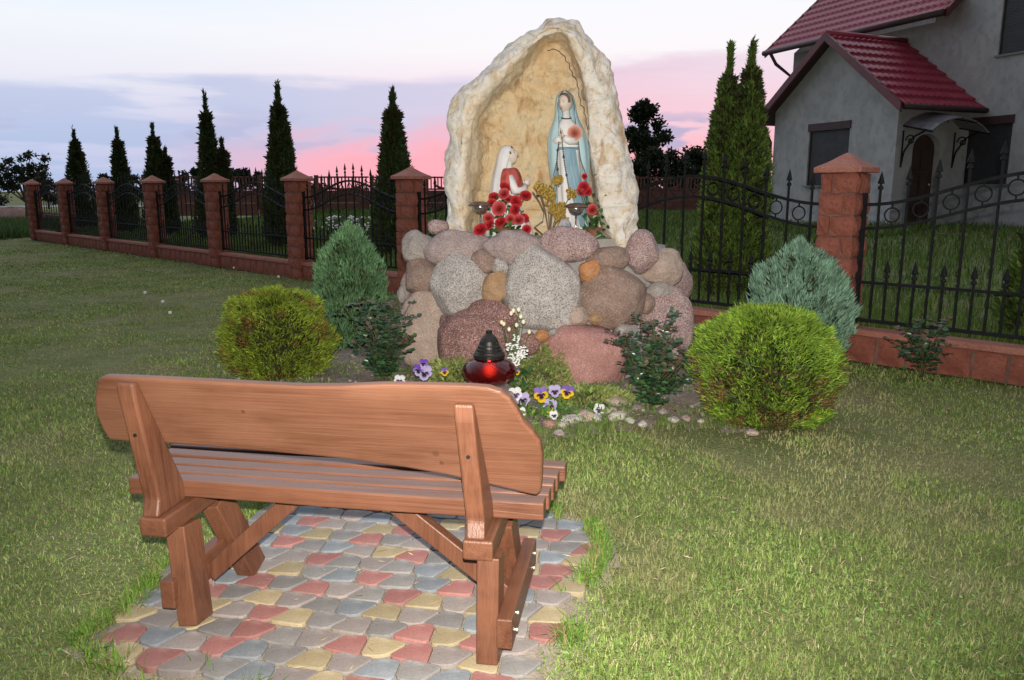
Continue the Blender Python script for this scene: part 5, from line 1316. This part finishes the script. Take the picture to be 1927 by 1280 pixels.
hp('main_gable_wall', [[H(aW, BM_, HZ - .3), H(aW, BM_ + 8, HZ - .3), H(aW, BM_ + 8, ztop), H(aW, BM_ + 4, ztop + 3.2), H(aW, BM_, ztop)]], m_plaster)
hp('dormer_return_wall', [[H(aR + .75, BM_, zE - .3), H(aR + .75, BM_ + 4.5, zE - .3), H(aR + .75, BM_ + 4.5, zE + 4.2), H(aR + .75, BM_, zE + 4.2)]], m_plaster)
hp('back_walls', [[H(AEND, BM_, HZ - .3), H(AEND, BM_ + 8, HZ - .3), H(AEND, BM_ + 8, zE + 4.2), H(AEND, BM_, zE + 4.2)], [H(AEND, BM_ + 8, HZ - .3), H(aW, BM_ + 8, HZ - .3), H(aW, BM_ + 8, ztop), H(AEND, BM_ + 8, ztop)]], m_plaster)
shutter(w2a0, w2a1, w2z0, w2z1, BM_, pm_); shutter(w3a0, w3a1, w3z0, w3z1, BM_, pm_)
hbox('plinth', AEND, aR, BM_ - .04, BM_ - .003, HZ - .3, HZ + .18, m_plinth); hbox('plinth', -.0, WG, -.04, -.003, HZ - .3, HZ + .12, m_plinth)
# tiled roofs: pressed metal sheet with waves and stepped courses
def tile_roof(name, p0, ea, La, eb, Lb, parent=None):
    ea = ea / np.linalg.norm(ea); eb = eb / np.linalg.norm(eb); nn_ = np.cross(ea, eb); nn_ = nn_ if nn_[2] > 0 else -nn_
    na_ = int(La / .0458); rows = []; rowh = .35; bb = []
    nrow = int(math.ceil(Lb / rowh))
    for i in range(nrow):
        s0 = i * rowh; s1 = min((i + 1) * rowh, Lb)
        bb += [(s0, .045), (s0 + .02, .050), (s0 + (s1 - s0) * .5, .026), (s1 - .002, .0)]
    aa = np.linspace(0, La, na_); wv = .018 * np.cos(aa * 2 * math.pi / .183)
    V_ = np.array([[p0 + ea * x + eb * s_ + nn_ * (o_ + w_) for x, w_ in zip(aa, wv)] for s_, o_ in bb]) - HO
    ny_, nx_ = V_.shape[:2]; i = np.arange((ny_ - 1) * nx_).reshape(ny_ - 1, nx_)[:, :-1].ravel()
    o_ = part(name, V_.reshape(-1, 3), np.stack([i, i + 1, i + 1 + nx_, i + nx_], 1), m_roof, parent or house, True)
    return o_
e_up_r = hd * 1.0 + np.array([0, 0, slope]); Lsl = math.hypot(WG / 2 + .35, (WG / 2 + .35) * slope)
Lr = BM_ + .35
r1 = tile_roof('annex_roof_slope', H(-.35, -.35, z_eave), he, Lr, e_up_r, Lsl)
r2 = tile_roof('annex_roof_slope', H(WG + .35, -.35, z_eave), he, Lr, -hd + np.array([0, 0, slope]), Lsl)
MB().tube([H(WG / 2, -.38, z_apex + .045) - HO, H(WG / 2, BM_, z_apex + .045) - HO], .07, 10).obj('ridge_cap', m_roof, r1, smooth=True)
def vbar(name, pts_, w_, h_, mat, parent):
    mb = MB(); pts_ = [np.array(p) - HO for p in pts_]
    rings = [[p + he * (-w_ / 2) + np.array([0, 0, -h_]), p + he * (w_ / 2) + np.array([0, 0, -h_]), p + he * (w_ / 2), p - he * (w_ / 2)] for p in pts_]
    mb.loft(rings); return mb.obj(name, mat, parent)
m_verge = pmat('verge_red_brown', (.12, .035, .04), (.15, .045, .05), 5, .4)
for sg, r_ in ((0, r1), (1, r2)):
    a0 = -.37 if sg == 0 else WG + .37
    vbar('verge_board', [H(a0, -.36, z_eave + .05), H(WG / 2, -.36, z_apex + .07)], .06, .20, m_verge, r_)
# soffit + gutter
hp('soffit', [[H(-.33, -.33, z_eave - .03), H(WG / 2, -.33, z_apex - .03), H(WG / 2, BM_, z_apex - .03), H(-.33, BM_, z_eave - .03)], [H(WG + .33, -.33, z_eave - .03), H(WG / 2, -.33, z_apex - .03), H(WG / 2, BM_, z_apex - .03), H(WG + .33, BM_, z_eave - .03)]], m_fascia)
MB().tube([H(-.40, -.30, z_eave - .03) - HO, H(-.40, BM_, z_eave - .03) - HO], .065, 10).obj('gutter', m_fascia, r1, smooth=True)
MB().tube([H(WG + .40, -.30, z_eave - .03) - HO, H(WG + .40, BM_, z_eave - .03) - HO], .065, 10).obj('gutter', m_fascia, r2, smooth=True)
MB().tube([H(WG + .40, -.1, z_eave - .06) - HO, H(WG + .22, -.06, z_eave - .35) - HO, H(WG + .06, -.06, z_eave - .55) - HO, H(WG + .06, -.06, HZ) - HO], .045, 8).obj('downpipe', m_fascia, house, smooth=True)
mslope = .85
rm = tile_roof('main_roof_slope', H(aL, BM_ - .6, zE), -hd, aL - aR, he + np.array([0, 0, mslope]), 6.2)
vbar2 = MB()
for aa in (aL, aR):
    p0 = H(aa, BM_ - .6, zE + .06) - HO; p1 = H(aa, BM_ + 4.0, zE + .06 + 4.6 * mslope) - HO
    mbv = MB(); mbv.loft([[p + hd * (-.03) + np.array([0, 0, -.2]), p + hd * .03 + np.array([0, 0, -.2]), p + hd * .03, p - hd * .03] for p in (p0, p1)]); mbv.obj('verge_board', m_verge, rm)
hp('soffit', [[H(aL - .02, BM_ - .57, zE - .03), H(aR, BM_ - .57, zE - .03), H(aR, BM_ + 3, zE - .03 + 3.57 * mslope), H(aL - .02, BM_ + 3, zE - .03 + 3.57 * mslope)]], m_fascia)
MB().tube([H(aL, BM_ - .66, zE - .02) - HO, H(aR, BM_ - .66, zE - .02) - HO], .075, 10).obj('gutter', m_fascia, rm, smooth=True)
MB().tube([H(aL - .3, BM_ - .66, zE - .06) - HO, H(aL - .32, BM_ - .45, zE - .35) - HO, H(aW - .06, BM_ - .06, zE - .75) - HO, H(aW - .06, BM_ - .06, HZ) - HO], .05, 8).obj('downpipe', m_fascia, house, smooth=True)
# red paving by the house
pth = MB(); c4 = [H(-1.2, -.8, HZ + .02), H(-8, -1.8, HZ + .02), H(-8, 1.2, HZ + .02), H(-1.2, 1.4, HZ + .02)]
pth.add(c4, [(0, 1, 2, 3)]); po_ = pth.obj('house_path', pmat('red_paving', (.26, .12, .12), (.32, .16, .15), 8, .9)); po_['kind'] = 'structure'

# ------------------------------------------------------------------ tall thujas, trees, back fence
TG = [(.040, .068, .020), (.055, .090, .026), (.026, .046, .014), (.07, .10, .03)]
def spire(R_, H_, pw=.70):
    def f(s):
        q = s / .90
        r_ = (.74 + .26 * math.sin(math.pi / 2 * min(1, q / .2))) if q < .2 else max(.0, 1 - ((q - .2) / .8)) ** pw
        r_ = max(r_, .085 * max(0, 1 - s) / .14 if s > .86 else 0)
        return R_ * max(r_, .03), H_ * s
    return f
THJ = [(138, 233, 24, .50, 1.3), (220, 233, 20, .46, 1.3), (288, 226, 24, .50, 1.3), (312, 268, 10, .22, 1.5), (387, 172, 24, .46, 1.3), (419, 252, 12, .2, 1.5), (524, 155, 30, .44, 1.3), (740, 165, 33, .36, 1.3), (1368, 78, 46, .28, 1.2), (1410, 60, 48, .30, 1.3)]
for i, (px, ptop, hw, _r, n_) in enumerate(THJ):
    tq = fline_hit(px + (CX - px) * (430 - ptop) / 7900, n_); b_ = fpt(tq, n_); zb = float(yard_z(b_[0], b_[1])); H_ = zrow(b_[1], ptop + (24 if px > 1300 else 14)) - zb; R_ = (1.18 if px < 1300 else 1.0) * hw / FPX * (b_[1] * cp)
    near = px > 1300
    lab = 'tall spire thuja behind the fence, %s thuja from far end' % ORD[i] if px < 1300 else ('shorter of twin spire thujas between grotto and house' if px < 1400 else 'taller of twin spire thujas between grotto and house')
    if i == 0: lab = 'tall spire thuja behind the fence at its far end'
    shrub('spire_thuja', lab, 'thuja', (b_[0], b_[1], zb), spire(R_, H_, .55 if near else .66), 22000 if near else (12000 if px > 450 else 6000), (.04, .09) if near else (.06, .13), (.006, .012) if near else (.009, .018),
          [(.08, .14, .025), (.12, .18, .03), (.05, .085, .018), (.14, .20, .04)] if near else TG, [4, 3, 3, 1], 1.5, .22, 30 + i, group='spire thujas along the fence')
bb_ = fpt(fline_hit(1950, .8), .8); shrub('spire_thuja', 'small green thuja behind the near fence panel by right picture-side house path', 'thuja', (bb_[0], bb_[1], .25), spire(.30, 1.25), 6000, (.06, .12), (.010, .02), [(.07, .12, .02), (.10, .16, .03), (.04, .07, .015)], [3, 2, 2], 1.4, .15, 60, group='spire thujas along the fence')
bpy.context.scene.objects[-1] if False else None
for o_ in SC.objects:
    if o_.get('label', '').startswith('small green thuja behind'): o_['label'] = 'small low green thuja behind the fence panel in front of house'

def tree(label, base, H_, blobs, n, lsz, cols, sd_, group=None, name='broadleaf_tree'):
    e = tag(empty(name, base), label, 'tree', group); h = np.random.default_rng(sd_); mb = MB()
    top = np.array([0, 0, H_ * .55]); mb.tube([(0, 0, -.1), (.05, 0, H_ * .3), tuple(top)], [H_ * .030, H_ * .022, H_ * .014], 8)
    Ps = []
    for (x, y, z, rx, rz) in blobs:
        mb.tube([(0.02, 0, H_ * .28), (x * .5, y * .5, (H_ * .3 + z) / 2), (x, y, z)], [H_ * .014, H_ * .009, H_ * .004], 6)
        k = int(n * rx * rx * rz / sum(b_[3] ** 2 * b_[4] for b_ in blobs)); d = unit(h.normal(size=(k, 3))) * (h.random((k, 1)) ** .45)
        # twig clusters
        Ps.append(d * np.array([rx, rx, rz]) + np.array([x, y, z]) + h.normal(size=(k, 3)) * .08 * rx)
    mb.obj('trunk', m_bark, e, smooth=True)
    P = np.vstack(Ps); nz = np.array([fbm(p, 1.6, sd_, 2) for p in P]); P = P[nz > -.12]; k = len(P)
    v_, f_, c_ = sprays(P, rdir(k) + np.array([0, 0, .1]), h.uniform(lsz * .6, lsz * 1.3, k), h.uniform(lsz * .2, lsz * .4, k), pal(k, cols, [3, 2, 2]))
    part('crown', v_, f_, m_leaf, e, False, c_); return e
DKG = [(.022, .034, .014), (.032, .046, .018), (.015, .024, .011)]
def tbase(px, Y, z=.0): return np.array([(px - CX) / FPX * (Y * cp + (CAMH - z) * sp), Y, z])
hh = np.random.default_rng(4)
def rblobs(W_, z0, z1, n, rr0=.35):
    out = []
    for i in range(n):
        z = hh.uniform(z0, z1); s_ = math.sin(math.pi * min(.95, max(.12, (z - z0) / (z1 - z0) * .8 + .15)))
        a = hh.uniform(0, 6.28); q = hh.random() ** .5 * W_ * s_ * .75; r_ = W_ * hh.uniform(rr0 * .8, rr0 * 1.2); out.append((q * math.cos(a), q * math.sin(a), z, r_, r_ * .8))
    return out
Yt = 52.0; b_ = tbase(1209, Yt, .5); Ht = zrow(Yt, 192) - .5; tree('dark round-crowned tree standing above hedge trees right of grotto', b_, Ht, rblobs(1.6, Ht * .38, Ht * .95, 18, .40), 7500, .26, DKG, 2)
for i, (px, pt, hw) in enumerate(((1188, 296, 26), (1222, 282, 34), (1262, 286, 34), (1300, 275, 34), (1336, 272, 34))):
    Y = 44.0 + i; b_ = tbase(px, Y, .5); H_ = zrow(Y, pt) - .5; W_ = hw / FPX * Y
    tree('dark bushy hedge tree beyond brown concrete fence, %s along from the round-crowned tree' % ['first', 'second', 'third', 'fourth', 'fifth'][i], b_, H_, rblobs(W_ * 1.15, H_ * .10, H_ * .92, 20, .48), 5200, .24, DKG, 10 + i, 'hedge trees beyond the concrete fence')
b_ = tbase(52, 40, 0); Ht = zrow(40, 292); k_ = 40 / FPX
tree('small open-branched tree with leaf tufts beyond the far fence end', b_, Ht, [((px - 52) * k_, 0, zrow(40, py) , r_ * k_, r_ * k_ * .6) for px, py, r_ in ((8, 318, 16), (30, 304, 11), (52, 300, 9), (70, 293, 12), (92, 298, 12), (40, 322, 16), (66, 316, 14), (88, 315, 12), (20, 335, 16), (50, 338, 16), (30, 352, 16), (4, 345, 14), (70, 330, 10))], 3200, .17, [(.035, .05, .022), (.05, .065, .03), (.022, .034, .015)], 6)
for i, (px, pt, hw, Y) in enumerate(((92, 320, 26, 60), (-10, 328, 36, 75), (345, 315, 16, 60), (374, 318, 14, 58), (456, 306, 20, 58), (488, 322, 14, 58), (200, 328, 20, 70), (255, 332, 22, 70), (-60, 315, 40, 70), (600, 345, 24, 75), (690, 348, 30, 75))):
    b_ = tbase(px, Y, .2); H_ = zrow(Y, pt) - .2; W_ = hw / FPX * Y
    tree('distant dark tree on the skyline seen past the fence, %s of its row' % (ORD + ['eleventh'])[i], b_, H_, rblobs(W_, H_ * .12, H_ * .92, 9, .45), 1500, .30, [(.026, .04, .02), (.036, .05, .026), (.02, .03, .016)], 40 + i, 'distant trees on the skyline')

# brown concrete slab fence across the back of the garden
m_conc = pmat('brown_concrete', (.15, .065, .05), (.20, .09, .07), 3, .9, .4, 30)
Yb = 31.0; x0_ = -12.5; npn = 12; bw = 2.05
post_me = MB().box((0, 0, .80), (.14, .14, 1.6)).mesh('post', m_conc)
brd_me = MB().box((0, 0, .235), (bw - .15, .06, .46)).mesh('slab', m_conc)
ov = MB(); 
rings = [[((.72 + .05 * math.cos(b_)) * math.cos(a), .03 * math.sin(b_) - .01, .26 + (.24 + .05 * math.cos(b_)) * math.sin(a)) for b_ in np.linspace(0, 2 * math.pi, 6, endpoint=False)] for a in np.linspace(math.pi, 2 * math.pi, 18)]
ov.loft(rings)
for x in np.linspace(-.85, .85, 14): ov.box((x, 0, .25), (.045, .05, .40))
ov.box((0, 0, .475), (bw - .15, .06, .06)); ov.box((0, 0, .03), (bw - .15, .06, .06)); ov_me = ov.mesh('pierced_slab', m_conc)
for i in range(npn):
    px_ = x0_ + i * bw; z_ = .55
    e = tag(empty('concrete_fence_bay', (px_, Yb + .12 * px_, z_)), 'brown concrete slab fence bay with pierced arched top across the garden back', 'fence', 'brown concrete fence bays')
    link('post', post_me, e, loc=(-bw / 2, 0, -.1))
    for j in range(2): link('slab', brd_me, e, loc=(0, 0, j * .47))
    link('pierced_slab', ov_me, e, loc=(0, 0, .95))

# soil heap and tall grass by the road, white blossom bush behind the fence
hb_ = tbase(28, 42, 0); mbh = MB(); rings = []
for s_, z in ((1, -.05), (.85, .15), (.6, .34), (.3, .46), (.05, .5)):
    rings.append([(2.2 * s_ * math.cos(a) * (1 + .12 * math.sin(3 * a + z * 9)), 1.3 * s_ * math.sin(a), z * 1.2 + .05 * math.sin(5 * a)) for a in np.linspace(0, 2 * math.pi, 24, endpoint=False)])
mbh.loft(rings); so_ = mbh.obj('soil_heap', pmat('reddish_soil', (.24, .14, .11), (.30, .19, .15), 3, .95, .9, 14, bdist=.08), None, smooth=True, loc=tuple(hb_)); tag(so_, 'low heap of reddish soil beyond fence end', 'soil heap')
wb = fpt(fline_hit(655, 3.0), 3.0); wb[2] = yard_z(wb[0], wb[1])
e = tag(empty('white_flower_clump', wb), 'clump of white blossoms seen through the bars behind slim conifer', 'flowers'); mbw = MB(); h = random.Random(4)
for k in range(120): mbw.sphere((h.gauss(0, .36), h.gauss(0, .12), .25 + h.uniform(0, .3)), (.03, .03, .022), 6, 4)
mbw.obj('blossoms', MATS['white_petal'], e, smooth=True)
n = 500; P = np.stack([rng.normal(0, .36, n), rng.normal(0, .12, n), rng.uniform(0, .5, n)], 1); v_, f_, c_ = leaves6(P, rdir(n) + np.array([0, 0, 1.]), rdir(n), .10, .014, pal(n, [(.05, .09, .03), (.07, .12, .04)], [1, 1])); part('leaves', v_, f_, m_leaf, e, False, c_)

# ------------------------------------------------------------------ grass (uncountable: one object each)
def blades(x, y, z, hgt, wid, lean, cols, wts, seg3=True):
    n = len(x); a = rng.uniform(0, 2 * math.pi, n); S = np.stack([np.cos(a), np.sin(a), np.zeros(n)], 1)
    b_ = a + rng.normal(math.pi / 2, .7, n); D = np.stack([np.cos(b_), np.sin(b_), np.zeros(n)], 1); P = np.stack([x, y, z], 1); W_ = wid[:, None]; Hh = hgt[:, None]; l_ = (lean * rng.random(n))[:, None]
    up = np.array([0, 0, 1.0])
    c = pal(n, cols, wts, .2)
    p1 = P + up * Hh * .55 + D * Hh * l_ * .35; p2 = P + up * Hh * (1 - .25 * l_) + D * Hh * l_
    v = np.stack([P - S * W_, P + S * W_, p1 + S * W_ * .8, p1 - S * W_ * .8, p2], 1).reshape(-1, 3)
    q = np.arange(n)[:, None] * 5
    f = [np.concatenate([q + np.array([[0, 1, 2]]), q + np.array([[0, 2, 3]]), q + np.array([[3, 2, 4]])], 0)]
    return v, f[0], np.repeat(c, 5, 0)
def nfield(x, y, sc, sd_):      # cheap smooth value noise
    g = np.random.default_rng(sd_).random((64, 64)); u = x * sc; v = y * sc; i = np.floor(u).astype(int); j = np.floor(v).astype(int); fu = u - i; fv = v - j; fu = fu * fu * (3 - 2 * fu); fv = fv * fv * (3 - 2 * fv)
    A = g[i % 64, j % 64]; B = g[(i + 1) % 64, j % 64]; C_ = g[i % 64, (j + 1) % 64]; D_ = g[(i + 1) % 64, (j + 1) % 64]
    return (A * (1 - fu) + B * fu) * (1 - fv) + (C_ * (1 - fu) + D_ * fu) * fv
GC = [(.18, .265, .06), (.235, .325, .08), (.13, .195, .048), (.29, .335, .12), (.46, .41, .23), (.36, .30, .16)]
def lawn_points(n, r0, r1, th):
    r = np.sqrt(rng.random(n)) if False else r0 * (r1 / r0) ** rng.random(n); a = rng.uniform(-th, th, n); return r * np.sin(a), r * np.cos(a), r
x, y, r = lawn_points(600000, 1.25, 26.0, R(43))
fn = (x - F0[0]) * FN[0] + (y - F0[1]) * FN[1]; ft = (x - F0[0]) * FD[0] + (y - F0[1]) * FD[1]
keep = ((fn < -.11) | (ft > 24.2)) & ~inpoly(x, y, [tuple(cen + (p - cen) * (1.0 + .0)) for p in P_])
bw_ = np.array(BEDW); keep &= ~inpoly(x, y, [tuple(bw_.mean(0) + (p - bw_.mean(0)) * .985) for p in bw_])
x, y, r = x[keep], y[keep], r[keep]
dry = .6 * nfield(x, y, .9, 1) + .4 * nfield(x + 9, y, 2.6, 2)
keep = rng.random(len(x)) > np.clip((dry - .60) * 5, 0, .8); x, y, r, dry = x[keep], y[keep], r[keep], dry[keep]
n = len(x); hg = (.011 + .021 * rng.random(n)) * (.75 + .7 * nfield(x, y, 3.1, 5)) * (1 + .010 * r); wd = np.maximum(.0016, .00055 * r) * rng.uniform(.7, 1.3, n)
v_, f_, c_ = blades(x, y, np.full(n, -.012) + .0, hg, wd, 1.5, GC, [5, 4.5, 3.5, 2.8, 1.0, .9])
dc_ = np.repeat(np.clip((dry - .54) * 4, 0, .5), 5)[:, None]; tint = np.repeat(.70 + .40 * nfield(x, y, 1.7, 9) + .25 * nfield(x, y, 5.3, 19), 5)[:, None]
c_ = (c_ * (1 - dc_) + np.array([.38, .32, .18]) * dc_) * tint
go = part('lawn_grass', v_, f_, m_grass, None, False, c_); tag(go, 'short patchy mown lawn grass, green mixed with dry straw', 'grass'); go['kind'] = 'stuff'
# longer tufts along the paving and bed edges
def edge_pts(poly, n, sig):
    poly = np.array(poly); e = np.roll(poly, -1, 0) - poly; l = np.linalg.norm(e, axis=1); i = rng.choice(len(poly), n, p=l / l.sum()); t_ = rng.random((n, 1)); return poly[i] + e[i] * t_ + rng.normal(0, sig, (n, 2))
ep = np.vstack([edge_pts([tuple(cen + (p - cen) * 1.04) for p in P_], 9000, .025), edge_pts(BEDW, 16000, .06)]); cl = nfield(ep[:, 0], ep[:, 1], 7, 12) > .5; ep = ep[cl]; n = len(ep)
v_, f_, c_ = blades(ep[:, 0], ep[:, 1], np.zeros(n) - .005, .035 + .06 * rng.random(n), np.full(n, .002), 1.2, [(.10, .20, .03), (.14, .26, .04), (.20, .26, .06), (.34, .27, .13)], [4, 4, 2, 1])
go = part('edge_grass', v_, f_, m_grass, None, False, c_); tag(go, 'longer grass tufts fringing the paving and flower bed', 'grass'); go['kind'] = 'stuff'
# clover and small broad-leaved weeds in the lawn
x, y, r = lawn_points(11000, 1.6, 9.0, R(40)); keep = (nfield(x, y, 2.2, 21) > .55) & ((x - F0[0]) * FN[0] + (y - F0[1]) * FN[1] < -.2) & ~inpoly(x, y, PATIOW) & ~inpoly(x, y, BEDW); x, y = x[keep], y[keep]; n = len(x)
P = np.stack([x, y, rng.uniform(.004, .03, n)], 1); v_, f_, c_ = leaves6(P, rdir(n) * np.array([1, 1, .3]), np.array([0, -.2, 1]) + .4 * rng.normal(size=(n, 3)), rng.uniform(.009, .020, n), rng.uniform(.004, .007, n), pal(n, [(.12, .22, .05), (.15, .27, .06), (.18, .28, .09)], [3, 3, 1]))
go = part('clover', v_, f_, m_leaf, None, False, c_); tag(go, 'small clover and weed leaves scattered through the lawn', 'weeds'); go['kind'] = 'stuff'
# garden grass behind the fence
n = 150000; t_ = rng.uniform(-3.5, 23, n); nq = .12 + 20 * rng.random(n) ** 2.2; p = F0[None] + t_[:, None] * FD + nq[:, None] * FN; z = yard_z(p[:, 0], p[:, 1]) + .02 * np.sin(p[:, 0] * 1.7) * np.sin(p[:, 1] * 1.1)
hg = rng.uniform(.06, .20, n) * (.6 + .9 * nfield(p[:, 0], p[:, 1], 1.1, 3)); v_, f_, c_ = blades(p[:, 0], p[:, 1], z - .01, hg, np.maximum(.002, .0006 * np.hypot(p[:, 0], p[:, 1])), .8, [(.09, .15, .03), (.12, .19, .035), (.06, .10, .025), (.20, .20, .09)], [4, 3, 3, 1])
go = part('garden_grass', v_, f_, m_grass, None, False, c_); tag(go, 'taller unmown grass growing behind the iron fence', 'grass'); go['kind'] = 'stuff'
# tall grass at the far left
n = 26000; x = rng.uniform(-26, -15.5, n); y = rng.uniform(22, 34, n); fn = (x - F0[0]) * FN[0] + (y - F0[1]) * FN[1]; ft = (x - F0[0]) * FD[0] + (y - F0[1]) * FD[1]; kq = (ft > 24.3); x, y = x[kq], y[kq]; n = len(x)
v_, f_, c_ = blades(x, y, np.zeros(n), rng.uniform(.2, .55, n), np.full(n, .014), .8, [(.06, .11, .03), (.09, .15, .04), (.04, .07, .02)], [3, 3, 2]); go = part('tall_grass', v_, f_, m_grass, None, False, c_); tag(go, 'tall rough grass beyond the far fence end', 'grass'); go['kind'] = 'stuff'
# dandelion clocks
for i, (px, py) in enumerate(((439, 489), (524, 522), (273, 552), (306, 569), (285, 470), (440, 505), (30, 452), (320, 590))):
    p = G(px, py, .05); e = tag(empty('dandelion_clock', (p[0], p[1], 0)), 'white dandelion seed head in the lawn left of the bench', 'dandelion', 'dandelion clocks in the lawn'); r_ = .017 if i < 4 else .014
    MB().tube([(.01, 0, 0), (.004, 0, .03), (0, 0, .06 + (.10 if i == 0 else 0))], .003, 5).obj('stem', m_stem, e); mbw = MB(); zz = .06 + (.10 if i == 0 else 0)
    for k in range(30):
        d = Vector((h.gauss(0, 1), h.gauss(0, 1), h.gauss(0, 1))).normalized() * r_; mbw.sphere((d.x, d.y, zz + d.z), .007, 5, 4)
    mbw.obj('seed_head', MATS['white_petal'], e)
# dry straw lying about
n = 420; x, y, r = lawn_points(n, 1.7, 7.0, R(38)); keep = ~inpoly(x, y, BEDW) & ((x - F0[0]) * FN[0] + (y - F0[1]) * FN[1] < -.2); x, y = x[keep], y[keep]; n = len(x); a = rng.uniform(0, 6.28, n); ln = rng.uniform(.02, .06, n)
P = np.stack([x, y, rng.uniform(.024, .05, n)], 1); D = np.stack([np.cos(a), np.sin(a), rng.normal(0, .2, n)], 1); v_, f_, c_ = sprays(P, D, ln, np.full(n, .0022), pal(n, [(.46, .38, .22), (.35, .24, .12)], [3, 1]))
go = part('dry_straw', v_, f_, m_leaf, None, False, c_); tag(go, 'loose dry straw stalks lying on the lawn', 'straw'); go['kind'] = 'stuff'
print('OBJECTS', len(SC.objects))
